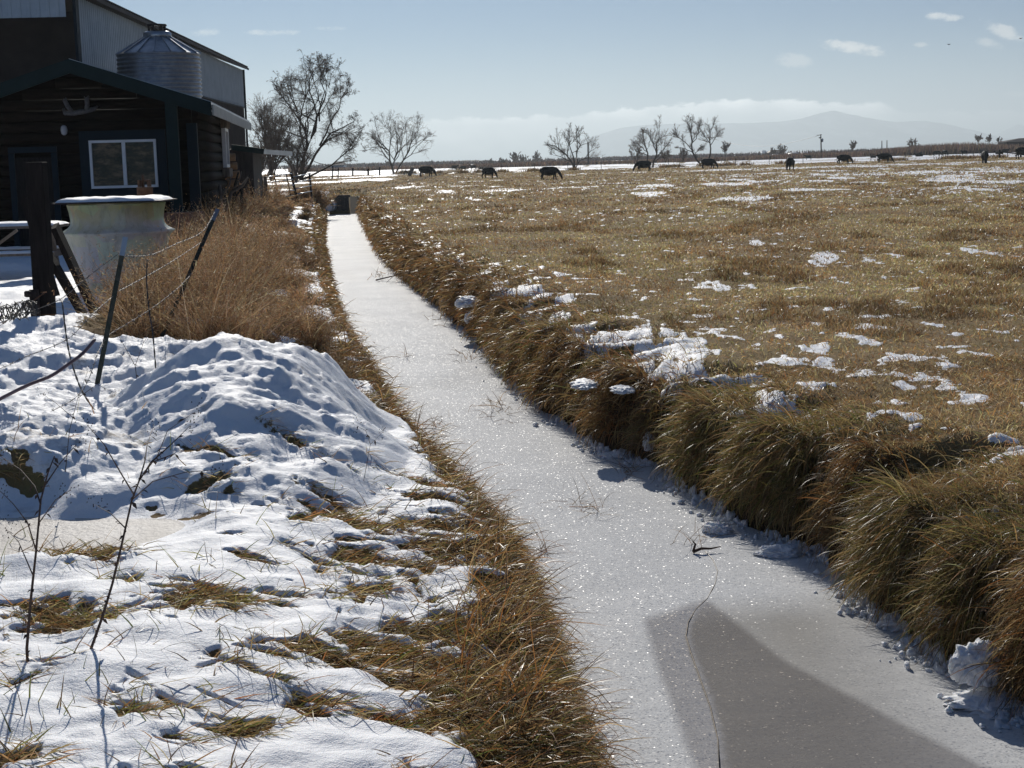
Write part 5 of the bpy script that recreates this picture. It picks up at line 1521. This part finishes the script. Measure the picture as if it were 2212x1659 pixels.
# steel fence posts
def t_post(ub, vb, ut, vt, db, dt, label):
    a, b = D(ub, vb, db), D(ut, vt, dt)
    a = a + (a - b).normalized() * .35
    ax = (b - a).normalized()
    sx_ = Vector((0.94, 0.34, 0)); sx_ = (sx_ - ax * ax.dot(sx_)).normalized(); sy_ = ax.cross(sx_)
    root = empty('steel_fence_post', a, label, 'fence post', 'steel posts of the barbed wire fence')
    L = (b - a).length
    mb = MB()
    mb.box((a + b) / 2, (.036, .006, L), sx_, sy_, ax); mb.box((a + b) / 2 + sy_ * .016, (.006, .028, L), sx_, sy_, ax)
    k = int(L / .055)
    for i in range(3, k - 3): mb.box(a + ax * (i * .055) - sy_ * .008, (.012, .014, .026), sx_, sy_, ax)
    mb.build('stake', M['post_paint'], root)
    mb = MB(); mb.box(b - ax * .07 - sy_ * .0, (.0375, .0085, .14), sx_, sy_, ax); mb.box(b - ax * .07 + sy_ * .0175, (.0085, .0285, .14), sx_, sy_, ax); mb.build('painted_tip', M['galv'], root)
t_post(207, 845, 271, 512, 11.2, 11.4, 'green steel post with studs, leaning slightly, standing in the snow ridge')
t_post(352, 722, 470, 452, 13.4, 14.4, 'dark steel post leaning steeply over the dead weeds')
# barbed wires
def strand(pts, d0, d1, label, r=.0016, barbs=True, twist=True, mat='wire', name='barbed_wire', cat='wire', group='barbed wires of the fence'):
    P = []
    n = len(pts)
    for i, (u, v) in enumerate(pts): P.append(D(u, v, d0 + (d1 - d0) * i / (n - 1)))
    # smooth resample
    A = np.array([tuple(p) for p in P]); s = np.concatenate([[0], np.cumsum(np.linalg.norm(np.diff(A, axis=0), axis=1))])
    K = int(s[-1] / .035) + 2
    t = np.linspace(0, s[-1], K)
    def cr(t):
        i = np.clip(np.searchsorted(s, t) - 1, 0, n - 2)
        f = ((t - s[i]) / (s[i + 1] - s[i]))[:, None]
        p0, p1, p2, p3 = A[np.maximum(i - 1, 0)], A[i], A[i + 1], A[np.minimum(i + 2, n - 1)]
        return 0.5 * ((2 * p1) + (-p0 + p2) * f + (2 * p0 - 5 * p1 + 4 * p2 - p3) * f ** 2 + (-p0 + 3 * p1 - 3 * p2 + p3) * f ** 3)
    C = cr(t)
    mb = MB()
    if twist:
        for ph in (0, math.pi):
            q = [Vector(c) + Vector((math.cos(i * 1.25 + ph) * r * 1.1, 0, math.sin(i * 1.25 + ph) * r * 1.1)) for i, c in enumerate(C)]
            mb.tube(q, r, 4)
    else: mb.tube([Vector(c) for c in C], r, 6)
    if barbs:
        for i in range(2, K - 1, 3):
            c = Vector(C[i])
            for j in range(2):
                dv = Vector((random.uniform(-1, 1), random.uniform(-.5, .5), random.uniform(-1, 1))).normalized() * .014
                mb.bar(c - dv, c + dv, .003, .003)
    return tag(mb.build(name, M[mat]), label, cat, group)
strand([(-60, 712), (0, 697), (57, 676), (131, 646), (185, 602), (256, 548)], 10.3, 11.4, 'upper barbed wire rising from the coil to the tip of the studded post')
strand([(270, 553), (327, 550), (382, 526), (436, 501), (464, 458)], 11.4, 14.3, 'upper barbed wire sagging between the two steel posts')
strand([(256, 629), (314, 598), (371, 565), (440, 520)], 11.3, 14.2, 'middle barbed wire crossing before the tank')
strand([(-60, 812), (0, 796), (55, 771), (145, 733), (191, 687), (218, 662), (244, 640)], 9.4, 11.3, 'barbed wire that crosses the snow ridge below the coil')
strand([(225, 735), (237, 722), (322, 670), (382, 624), (415, 590)], 11.2, 13.9, 'lower barbed wire running from the studded post up to the leaning one')
strand([(-40, 965), (0, 949), (72, 907), (173, 850), (211, 763), (222, 740)], 8.4, 11.1, 'lowest barbed wire lying just above the snow')
GS = 'twisted wire stays'
strand([(131, 646), (135, 658), (145, 738), (157, 790), (177, 844), (205, 885), (242, 916)], 10.9, 9.6, 'long twisted wire stay hanging down before the studded post', .0034, False, True, 'dark_wire', 'wire_stay', 'wire stay', GS)
strand([(318, 560), (317, 610), (322, 670), (330, 720), (337, 802)], 12.2, 11.6, 'shorter twisted wire stay hanging between the steel posts', .0032, False, True, 'dark_wire', 'wire_stay', 'wire stay', GS)
mb = MB()
cc_ = D(42, 690, 10.6)
q = []
for i in range(260):
    t = i / 260
    q.append(cc_ + Vector((-.28 + .40 * t + .03 * math.sin(i * .9), .05 * math.sin(i * .37), .02 + .06 * t + .045 * math.sin(i * .55) + .02 * math.sin(i * 1.7))))
mb.tube(q, .004, 4)
for i in range(3, 255, 4): dv = Vector((random.uniform(-1, 1), 0, random.uniform(-1, 1))) * .022; mb.bar(q[i] - dv, q[i] + dv, .003, .003)
tag(mb.build('wire_tangle', M['dark_wire']), 'dark tangle of barbed wire bunched at the end of the upper strand', 'wire')
strand([(-30, 880), (0, 862), (60, 832), (110, 812), (150, 785), (180, 762), (205, 733)], 9.3, 9.9, 'purplish bent cane arching over the snow ridge', .011, False, False, 'cane', 'cane', 'cane', None)
strand([(0, 705), (40, 672), (97, 632)], 13.6, 14.4, 'thin rusty rod slanting up to the square post', .006, False, False, 'rust', 'rod', 'rod', None)

# ------------------------------------------------------------------ gate, culvert, old snags
gate = empty('pipe_gate', on_ground(610, 440), 'grey tubular pipe gate leaning over before the tall willow', 'gate')
g0, g1, dd0, dd1 = 553, 630, 66.0, 70.0
for i, v in enumerate([382, 394, 406, 417, 428, 436]):
    mb = MB(); k = 2 * i
    mb.tube([D(g0 + k * 1.6, v + 3, dd0), D(g1 + k, v - 7 + .3 * i, dd1)], .022, 8); mb.build('rail', M['galv'], gate)
for (u, vt, vb) in ((592, 378, 437), (618, 376, 440)):
    mb = MB(); mb.bar(D(u, vt, 68), D(u + 14, vb, 68), .05, .05); mb.build('upright', M['barn_dark'], gate)
gate2 = empty('pipe_gate', on_ground(655, 440), 'shorter pipe gate section joined to the leaning gate, half lost in brush', 'gate')
for i, v in enumerate([380, 393, 406, 418]):
    mb = MB(); mb.tube([D(632 + 2 * i, v + 2, 70.5), D(671 + i, v - 5, 73)], .022, 8); mb.build('rail', M['galv'], gate2)
mb = MB(); mb.bar(D(668, 374, 73), D(674, 432, 73), .08, .08); mb.build('upright', M['barn_dark'], gate2)
mb = MB(); mb.bar(D(628, 372, 70.3), D(644, 440, 70.3), .1, .1); tag(mb.build('gate_post', M['old_wood']), 'dark leaning post between the two pipe gate sections', 'post')
cu = D(711, 446, 84.5)
culv = empty('culvert_pipe', cu, 'white ended steel culvert pipe sticking out of the far crossing', 'culvert')
prof = [(0.22, -.02), (.27, 0), (.27, 2.2), (.25, 2.2), (.23, .02)]
mb = MB()
for i, (r_, q_) in enumerate(prof): pass
ringv = []
base = len(mb.v)
NN = 28
for (r_, q_) in [(.24, 2.3), (.275, 2.3), (.275, 0), (.235, 0), (.235, 1.2)]:
    for k in range(NN):
        a = 2 * math.pi * k / NN
        mb.v.append((cu.x + math.cos(a) * r_, cu.y + q_, cu.z + math.sin(a) * r_))
for i in range(4):
    for k in range(NN):
        k2 = (k + 1) % NN
        mb.f.append((base + i * NN + k, base + i * NN + k2, base + (i + 1) * NN + k2, base + (i + 1) * NN + k)); mb.sm.append(True)
mb.build('pipe', M['roof_tin'], culv)
mb = MB(); mb.tube([(cu.x, cu.y + .05, cu.z - .06), (cu.x, cu.y + 1.1, cu.z - .06)], .17, 14); mb.build('snow_fill', M['snow'], culv)
h0, h1 = D(722, 430, 85.6), D(748, 430, 85.6)
mb = MB()
for i in range(7): mb.box((h0.x + (h1.x - h0.x) * i / 6, 86.2 + .05 * (i % 2), .42), (.13, .3, 1.1 - .06 * (i % 3)))
mb.box(((h0.x + h1.x) / 2, 86.32, .98), ((h1.x - h0.x) + .3, .3, .12))
tag(mb.build('culvert_headwall', M['concrete']), 'dark timber headwall over the ditch beside the culvert pipe', 'headwall')
for i, (pts, d, lab) in enumerate([([(497, 470), (505, 430), (508, 400), (515, 372)], 40, 'dark knotty snag leaning on the cabin wall, thickest of the dead stems'), ([(470, 455), (478, 425), (474, 400)], 36, 'pale short dead stem by the log ends'),
                                   ([(482, 430), (500, 415), (525, 400), (536, 383)], 38, 'pale dead branch reaching past the cabin corner'), ([(520, 440), (522, 410), (530, 395)], 44, 'short dark dead stem beyond the cabin corner')]):
    mb = MB(); P = [D(u, v, d) for u, v in pts]; P[0].z -= .4
    mb.tube(P, [.07 - .02 * (i > 0), .055 - .015 * (i > 0), .04, .02], 8)
    mb.tube([P[1], P[1] + Vector((.2, 0, .25)), P[1] + Vector((.25, .1, .5))], [.03, .022, .01], 6)
    tag(mb.build('dead_snag', M['grey_wood'] if i in (1, 2) else M['old_wood']), lab, 'dead branch', 'dead stems by the cabin')

# ------------------------------------------------------------------ far fence and what stands on the plain
fen = empty('wire_fence', (0, 243, gz(0, 243)), 'long wire fence of thin steel posts across the end of the pasture', 'fence')
FP = []
for x in np.arange(-58, 84, 5.2):
    y = 243 - 0.05 * x
    z = gz(x, y)
    FP.append((x, y, z))
    mb = MB(); mb.box((x, y, z + .62), (.075, .075, 1.35 + .1 * random.uniform(-1, 1))); mb.build('post', M['barn_dark'], fen)
mb = MB()
for hgt in (.35, .75, 1.12): mb.tube([(x, y, z + hgt) for (x, y, z) in FP], .012, 4)
mb.build('wire', M['dark_wire'], fen)
def brace(us, vs_top, vs_bot, d, label):
    root = empty('fence_brace', D(us[0], vs_bot[0], d), label, 'fence brace', 'wooden fence braces')
    for u, a, b in zip(us, vs_top, vs_bot):
        mb = MB(); mb.bar(D(u, b + 2, d), D(u, a, d), .22, .22); mb.build('post', M['old_wood'], root)
    for i in range(len(us) - 1):
        mb = MB(); mb.bar(D(us[i], vs_top[i] * .75 + vs_bot[i] * .25, d - .15), D(us[i + 1], vs_top[i + 1] * .75 + vs_bot[i + 1] * .25, d - .15), .1, .14); mb.build('rail', M['old_wood'], root)
brace([762, 795, 820], [363, 364, 361], [383, 382, 381], 232, 'wooden fence brace with three posts near the vase-shaped tree')
brace([2159, 2205], [324, 330], [341, 341], 236, 'wooden fence brace with two posts near the frame edge')
for (u, v0, v1, lab) in [(730, 385, 362, 'thin weathered fence post by the willow limb'), (718, 386, 358, 'dark fence post under the willow limb'), (1664, 344, 336, 'short dark stub post on the snow')]:
    b = on_ground(u, v0) if v0 > 370 else D(u, v0, 300)
    mb = MB(); mb.bar(b - Vector((0, 0, .1)), D(u + 1, v1, b.y), .14, .14); tag(mb.build('fence_post', M['old_wood']), lab, 'fence post')
b = on_ground(884, 380)
mb = MB(); mb.bar(b, D(892, 362, b.y), .3, .5); mb.bar(b + Vector((-.8, 0, 0)), D(877, 366, b.y), .1, .1); tag(mb.build('tree_stump', M['grey_wood']), 'slanting broken stump between the vase-shaped tree and the first cow', 'stump')
# poles
def pole(u, vb, vt, d, label, arm=False, lean=0.0):
    b, t = D(u + lean, vb, d), D(u, vt, d)
    root = empty('utility_pole', b, label, 'utility pole')
    mb = MB(); mb.tube([b - Vector((0, 0, 1)), t], [.2, .14], 8); mb.build('mast', M['pole'], root)
    if arm:
        mb = MB(); mb.bar(t + Vector((-1.1, 0, -.25)), t + Vector((.3, 0, -.1)), .12, .12); mb.build('crossarm', M['pole'], root)
        mb = MB(); mb.lathe(t + Vector((.45, 0, -1.6)), [(.1, -.5), (.24, -.42), (.24, .4), (.1, .5)], 10); mb.build('transformer', M['galv'], root)
        mb = MB(); mb.bar(t + Vector((-.5, 0, -.95)), t + Vector((0, 0, -.9)), .1, .3); mb.build('bracket', M['pole'], root)
pole(1773, 332, 290, 420, 'tall utility pole with a crossarm and transformer above the brush', True, 1.5)
pole(1905, 324, 304, 520, 'bare thin pole, first of the twin poles above the reeds')
pole(1916, 324, 303, 520, 'bare thin pole, taller of the twin poles above the reeds')
pole(1270, 345, 307, 330, 'thin lone pole next to the rounded tree', False, 1)
mb = MB()
a, c = D(1771, 292, 420), D(1560, 306, 520)
mb.tube([a + (c - a) * t + Vector((0, 0, -2.2 * math.sin(math.pi * t))) for t in np.linspace(0, 1, 16)], .03, 4)
tag(mb.build('power_line', M['dark_wire']), 'thin power line sagging away from the utility pole', 'power line')
# distant sheds and white mounds
def far_shed(u0, u1, vb, vt, d, rf, wl, label, name='far_shed'):
    a, b = D(u0, vb, d), D(u1, vb, d)
    zt = D(u0, vt, d).z
    z0 = min(a.z, b.z) - 1
    root = empty(name, (a + b) / 2, label, 'shed', 'sheds on the plain')
    wd = (b - a).length
    mb = MB(); mb.hexa([Vector((a.x, d, z0)), Vector((b.x, d, z0)), Vector((b.x, d + 8, z0)), Vector((a.x, d + 8, z0)), Vector((a.x, d, zt - .5)), Vector((b.x, d, zt - .5)), Vector((b.x, d + 8, zt - .5)), Vector((a.x, d + 8, zt - .5))]); mb.build('wall', M[wl], root)
    m_ = wd * .06
    mb = MB(); mb.hexa([Vector((a.x - m_, d - .4, zt - .5)), Vector((b.x + m_, d - .4, zt - .5)), Vector((b.x + m_, d + 8.4, zt - .5)), Vector((a.x - m_, d + 8.4, zt - .5)), Vector((a.x + wd * .3, d + 3, zt + .5)), Vector((b.x - wd * .1, d + 3, zt + .5)), Vector((b.x - wd * .1, d + 5, zt + .5)), Vector((a.x + wd * .3, d + 5, zt + .5))]); mb.build('roof', M[rf], root)
far_shed(2175, 2300, 314, 303, 430, 'barn_dark', 'barn_dark', 'dark hip-roofed shed beyond the reeds at the frame edge')
far_shed(1662, 1692, 336, 327, 560, 'barn_dark', 'barn_dark', 'low dark shed behind the white mounds')
far_shed(1646, 1658, 336, 328, 565, 'barn_light', 'barn_light', 'small pale shed beside the low dark shed')
far_shed(715, 742, 366, 353, 420, 'pole', 'barn_light', 'greyish shed far beyond the willow limb')
far_shed(985, 1040, 353, 349, 900, 'barn_dark', 'barn_dark', 'long low far shed on the plain above the second cow')
for (u, v, wp, hp, lab) in [(1675, 340, 26, 7, 'white covered mound nearest the low dark shed'), (1715, 338, 34, 9, 'broad white covered mound before the reeds'), (1738, 338, 26, 9, 'white covered mound closest to the utility pole')]:
    d = 470
    p = D(u, v, d)
    mb = MB(); rr = wp / 2 * d / 3322; hh = hp * d / 3322
    prof = [(rr, -1), (rr, 0), (rr * .93, hh * .35), (rr * .75, hh * .7), (rr * .4, hh * .93), (.05, hh)]
    mb.lathe(p, prof, 20); tag(mb.build('covered_mound', M['barn_light']), lab, 'mound', 'white mounds on the plain')

# ------------------------------------------------------------------ dead stalks close by
def stalk(lines, d, label, r0=.006):
    mb = MB()
    for i, (pts, w) in enumerate(lines):
        P = [D(u, v, d + .25 * math.sin(i * 2.3 + j)) if i else D(u, v, d) for j, (u, v) in enumerate(pts)]
        if i == 0: P[0].z -= .05
        mb.tube(P, [r0 * w * (1 - .7 * j / max(1, len(P) - 1)) for j in range(len(P))], 6)
        # withered leaves along it
        for j in range(len(P) - 1):
            for k in range(4 if w > .6 else 2):
                c = P[j].lerp(P[j + 1], random.random())
                a = Vector((random.uniform(-1, 1), random.uniform(-1, 1), random.uniform(-1, .4))).normalized()
                b = a.cross(Vector((random.uniform(-1, 1), random.uniform(-1, 1), 1))).normalized()
                L, wd = random.uniform(.012, .035), random.uniform(.003, .008)
                mb.add([c, c + a * L * .5 + b * wd, c + a * L + Vector((0, 0, -.006)), c + a * L * .5 - b * wd], [(0, 1, 2, 3)])
        if w < .6:
            c = P[-1]
            for k in range(14):
                q = c + Vector((random.gauss(0, .02), random.gauss(0, .02), random.gauss(0, .02)))
                mb.add([q, q + Vector((.006, 0, .003)), q + Vector((.002, .004, .007))], [(0, 1, 2)])
    return tag(mb.build('weed_stalk', M['dead_stalk']), label, 'dead weed', 'dead weed stalks in the snow')
stalk([([(62, 1485), (58, 1400), (66, 1300), (78, 1190), (88, 1080), (104, 1020), (118, 985)], 1.0), ([(78, 1190), (60, 1130), (30, 1090), (0, 1060)], .5), ([(88, 1090), (75, 1050), (45, 1015), (0, 985)], .5), ([(96, 1050), (130, 1000), (165, 960)], .5), ([(84, 1130), (120, 1080), (150, 1060)], .4), ([(70, 1240), (40, 1170), (10, 1140)], .4)], 5.5,
      'upright dark weed stalk with withered leaves, the straighter of two', .0065)
stalk([([(165, 1490), (190, 1420), (222, 1330), (243, 1260), (262, 1180), (285, 1080), (300, 1040), (325, 1000), (378, 980)], 1.0), ([(290, 1070), (260, 1020), (225, 960), (190, 920)], .55), ([(300, 1040), (312, 1000), (318, 960), (330, 925)], .5), ([(325, 1000), (370, 960), (410, 920)], .5), ([(285, 1080), (330, 1040), (400, 1020), (470, 1015)], .4), ([(270, 1140), (240, 1110), (205, 1090)], .4), ([(305, 1030), (340, 985), (362, 930), (420, 890)], .35)], 5.5,
      'slanting dark weed stalk with spreading top twigs, the longer of two', .0065)
stalk([([(140, 1000), (150, 930), (168, 860), (190, 800)], .5), ([(155, 900), (120, 870), (90, 850)], .4), ([(168, 860), (210, 830), (250, 850)], .4)], 8.4, 'thin pale weed stem growing from the snow ridge', .005)
stalk([([(300, 850), (292, 790), (270, 750), (255, 720)], .5), ([(292, 790), (310, 740), (335, 700)], .4)], 10.6, 'thin dead stem in the hollow beside the studded post', .006)
stalk([([(785, 1020), (800, 960), (830, 930)], .5), ([(800, 960), (790, 930), (770, 920)], .4)], 8.7, 'tiny dead stem at the foot of the peaked snow pile', .004)

# ------------------------------------------------------------------ lumps of snow at the foot of the bank
def clump(p, rx, ry, rz, seed, label, group='snow lumps at the foot of the bank'):
    import bmesh
    bm = bmesh.new()
    bmesh.ops.create_icosphere(bm, subdivisions=5, radius=1.0)
    V = np.array([v.co[:] for v in bm.verts])
    n = billow(V[:, 0] * 1.2 + seed * 3.1, V[:, 1] * 1.2 + V[:, 2] * 1.1, 3, seed % 50) * .42 + .16 * perlin(V[:, 0] * 5 + seed, V[:, 1] * 5 + V[:, 2] * 4, 9) + .08 * perlin(V[:, 0] * 13 + seed, V[:, 1] * 13 + V[:, 2] * 11, 10)
    V = V * (1 + n)[:, None] * np.array([rx, ry, rz])
    V[:, 2] = np.maximum(V[:, 2], -rz * .5)
    for v, c in zip(bm.verts, V): v.co = c
    for f in bm.faces: f.smooth = True
    me = bpy.data.meshes.new('snow_lump'); bm.to_mesh(me); bm.free()
    o = link('snow_lump', me, M['snow'], None, p)
    return tag(o, label, 'snow lump', group)
for i, (u, v, z, rx, ry, rz, lab) in enumerate([(2112, 1445, .17, .11, .09, .12, 'largest snow lump, propped between two hanging grass clumps'), (2035, 1330, .22, .06, .13, .08, 'crumbly snow lump caught in the hanging grass above the ice'), (2150, 1160, .5, .07, .14, .09, 'ragged snow lump high in the grass near the frame edge'),
                                               (1345, 842, .64, .10, .16, .028, 'snow lump on the shoulder of the dark grass clump'), (1262, 830, .63, .12, .24, .03, 'long snow lump lying over the bank grass'), (2150, 1520, .01,   .2, .16, .045, 'snow heap on the ice under the nearest grass'), (1690, 1195, .005, .16, .1, .05, 'snow lump on the ice between two big grass clumps'),
                                               (1340, 985, .005, .16, .1, .05, 'snow lump on the ice in front of the dark grass clump'), (1405, 960, .18, .06, .08, .1, 'upright snow lump in the gap of the bank'), (1950, 1350, .01, .12, .1, .06, 'snow lump on the ice below the crumbly one'), (1550, 1145, .015, .1, .08, .05, 'low snow lump under the orange leaves'),
                                               (1015, 690, .3, .07, .14, .1, 'snow patch draped over a brown tussock far up the ditch'), (1010, 655, .55, .16, .26, .09, 'broad snow cap over the brown tussocks')]):
    clump(G(u, v, z), rx, ry, rz, i + 3, lab)
# crumbs of snow along the foot
V, Q = [], []
import bmesh
bm = bmesh.new(); bmesh.ops.create_icosphere(bm, subdivisions=2, radius=1.0)
sv = np.array([v.co[:] for v in bm.verts]); sf = np.array([[v.index for v in f.verts] for f in bm.faces]); bm.free()
rc = np.random.default_rng(77)
cv_, ct_ = [], []
for i in range(2600):
    y = 1 / rc.uniform(1 / 26, 1 / 6.4)
    off = abs(rc.normal(0.0, 0.13)) - .05
    if perlin(np.array([y * 1.1]), np.array([3.0]), 201)[0] < -.05 and rc.uniform() < .85: continue
    s = rc.uniform(.006, .03) ** 1.0 * (1.7 if off < .06 else .9)
    c = np.array([float(xr(np.array([y]))[0]) - off + .05, y, s * .4])
    w_ = sv * s * rc.uniform(.6, 1.3, 3) * (1 + .25 * rc.normal(size=(len(sv), 1)))
    ct_.append(sf + len(cv_) * len(sv)); cv_.append(w_ + c)
o = link('snow_crumbs', np_mesh('snow_crumbs', np.concatenate(cv_), None, np.concatenate(ct_), None, True), M['snow'])
tag(o, kind='stuff')
# twig and debris on the ice
mb = MB(); a = G(1497, 1192, .015)
mb.tube([a, a + Vector((.06, .01, .02)), a + Vector((.13, .03, .012)), a + Vector((.2, .05, .02))], [.012, .01, .007, .003], 6); mb.tube([a, a + Vector((.02, .02, .05)), a + Vector((.0, .03, .07))], [.01, .008, .003], 6)
tag(mb.build('twig', M['dead_stalk']), 'dark curled twig lying on the ice near the crack', 'twig')
mb = MB(); P = [G(812, 605, .02), G(850, 596, .12), G(880, 585, .25), G(905, 570, .45), G(890, 545, .6), G(872, 552, .55)]
mb.tube(P, [.018, .016, .014, .012, .01, .006], 6); mb.tube([P[1], G(835, 610, .05)], [.012, .004], 6)
tag(mb.build('branch', M['dead_stalk']), 'dark hooked branch reaching over the ice halfway up the ditch', 'branch')
strand([(1548, 1680), (1548, 1660)], 6.5, 6.4, 'x', .003, False, False, 'dark_wire') if False else None
# orange dead leaves at the big clump
# birds far up
for (u, v, lab) in [(2050, 96, 'dark speck of a bird gliding beside the small flat cloud'), (2205, 83, 'dark speck of a bird near the frame edge under the corner cloud')]:
    c = D(u, v, 300)
    mb = MB(); mb.add([c + Vector((-.38, 0, .08)), c + Vector((-.2, .15, .0)), c + Vector((0, .3, -.05)), c + Vector((.2, .15, 0)), c + Vector((.38, 0, .08)), c + Vector((.2, -.12, .02)), c + Vector((0, -.3, 0)), c + Vector((-.2, -.12, .02)), c + Vector((0, 0, .09)), c + Vector((0, 0, -.1))],
                      [(0, 1, 8), (1, 2, 8), (2, 3, 8), (3, 4, 8), (4, 5, 8), (5, 6, 8), (6, 7, 8), (7, 0, 8), (1, 0, 9), (2, 1, 9), (3, 2, 9), (4, 3, 9), (5, 4, 9), (6, 5, 9), (7, 6, 9), (0, 7, 9)])
    tag(mb.build('bird', M['bird']), lab, 'bird')

# ------------------------------------------------------------------ mountains
def mountain(prof, d, depth, name, seed):
    """a range whose crest follows surveyed points, with real depth in front of and behind the crest"""
    us_ = np.array([p[0] for p in prof], float)
    zs_ = np.array([D(u, v, d).z for u, v in prof]); xs_ = np.array([D(u, v, d).x for u, v in prof])
    X = np.linspace(xs_[0], xs_[-1], 420)
    Zc = np.interp(X, xs_, zs_)
    T = np.linspace(-1, 1, 60)
    A, B = np.meshgrid(X, T, indexing='ij')
    shape = (1 - np.abs(B)) ** 1.25
    rid = 1 + .35 * (np.abs(perlin(A / 420 + B * .6, B * 2.2, seed)) - .25) * (1 - (1 - np.abs(B)) ** 4) + .15 * perlin(A / 160, B * 4, seed + 1) * (1 - (1 - np.abs(B)) ** 4)
    Z = np.maximum(Zc[:, None] * shape * rid + 14 * perlin(A / 90, B * 6, seed + 2) * (np.abs(B) > .02) * np.clip(Zc[:, None] / 150, 0, 1), -3)
    V = np.stack([A, d + B * depth, Z], -1).reshape(-1, 3)
    i = np.arange(A.size).reshape(A.shape)
    q = np.stack([i[:-1, :-1], i[1:, :-1], i[1:, 1:], i[:-1, 1:]], -1).reshape(-1, 4)
    return tag(link(name, np_mesh(name, V, q, None, None, True), M['rock']), kind='structure')
m, ntm = material('mountain')
ps_ = ntm.n('ShaderNodeNewGeometry').outputs['Position']
f = ntm.noise(.004, 7, .65, ntm.n('ShaderNodeMapping', {0: ps_, 3: (1, .35, 1.2)}).outputs[0])
hz_ = ntm.n('ShaderNodeSeparateXYZ', {0: ps_}).outputs[2]
cc = ntm.mix(ntm.m('MULTIPLY', ntm.sstep(f, .5, .66), 0.4), (.16, .20, .27), (.6, .66, .74))
finish(ntm, ntm.n('ShaderNodeBsdfPrincipled', {'Base Color': cc, 'Roughness': .95}).outputs[0])
M['rock'] = m
mountain([(1180, 338), (1260, 300), (1340, 275), (1400, 268), (1500, 266), (1600, 265), (1680, 262), (1730, 255), (1770, 243), (1800, 237), (1830, 245), (1880, 256), (1930, 262), (1990, 260), (2020, 266), (2060, 280), (2100, 292), (2200, 318)], 14000, 2900, 'mountain', 301)
mountain([(2040, 318), (2090, 298), (2115, 288), (2140, 300), (2170, 292), (2200, 268), (2225, 276), (2250, 272), (2300, 290), (2420, 300), (2600, 320)], 17500, 2300, 'mountain', 311)
mountain([(300, 362), (600, 357), (800, 351), (1000, 347), (1200, 340), (1400, 338)], 16000, 1200, 'far_hills', 321)

# ------------------------------------------------------------------ added unseen panel, cut to cast the pointed shadow on the ice
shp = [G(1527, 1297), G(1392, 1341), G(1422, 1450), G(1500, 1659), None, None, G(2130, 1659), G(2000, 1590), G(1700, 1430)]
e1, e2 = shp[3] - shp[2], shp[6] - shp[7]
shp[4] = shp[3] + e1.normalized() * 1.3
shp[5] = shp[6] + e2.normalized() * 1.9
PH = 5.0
m, ntm = material('part_clear_occluder')
finish(ntm, ntm.n('ShaderNodeMixShader', {0: .74, 1: ntm.n('ShaderNodeBsdfPrincipled', {'Base Color': (.5, .5, .5, 1), 'Roughness': .4}).outputs[0], 2: ntm.n('ShaderNodeBsdfTransparent', {0: (1, .96, .9, 1)}).outputs[0]}).outputs[0])  # mostly transparent, so the added sheet's shadow stays pale
M['occluder_sheet'] = m
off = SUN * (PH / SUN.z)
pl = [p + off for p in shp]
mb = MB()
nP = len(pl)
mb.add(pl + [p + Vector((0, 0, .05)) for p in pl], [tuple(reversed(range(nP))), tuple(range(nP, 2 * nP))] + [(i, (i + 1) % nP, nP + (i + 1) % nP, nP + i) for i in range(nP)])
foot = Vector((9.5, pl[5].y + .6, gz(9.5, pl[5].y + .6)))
root = empty('shadow_occluder', foot, 'added unseen canopy on a tall pole that throws the pointed shadow on the ice', 'occluder')
mb.build('sheet', M['occluder_sheet'], root)
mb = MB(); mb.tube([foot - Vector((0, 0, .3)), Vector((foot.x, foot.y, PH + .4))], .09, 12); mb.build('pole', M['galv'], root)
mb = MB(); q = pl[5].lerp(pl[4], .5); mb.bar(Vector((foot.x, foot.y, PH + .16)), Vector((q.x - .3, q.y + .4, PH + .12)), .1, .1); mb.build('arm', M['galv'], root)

# ------------------------------------------------------------------ haze
HAZE = 1.6e-4
m = bpy.data.materials.new('haze'); m.use_nodes = True
nh = NT(m.node_tree)
vp = nh.n('ShaderNodeVolumePrincipled', {'Color': (.72, .825, .885, 1), 'Density': HAZE, 'Anisotropy': 0.39})
o_ = nh.n('ShaderNodeOutputMaterial'); m.node_tree.links.new(vp.outputs[0], o_.inputs['Volume'])
mb = MB(); mb.hexa([Vector(p) for p in ((-22500, -100, -5), (22500, -100, -5), (22500, 22500, -5), (-22500, 22500, -5), (-22500, -100, 490), (22500, -100, 490), (22500, 22500, 490), (-22500, 22500, 490))])
hz = mb.build('haze', m)
tag(hz, kind='stuff')
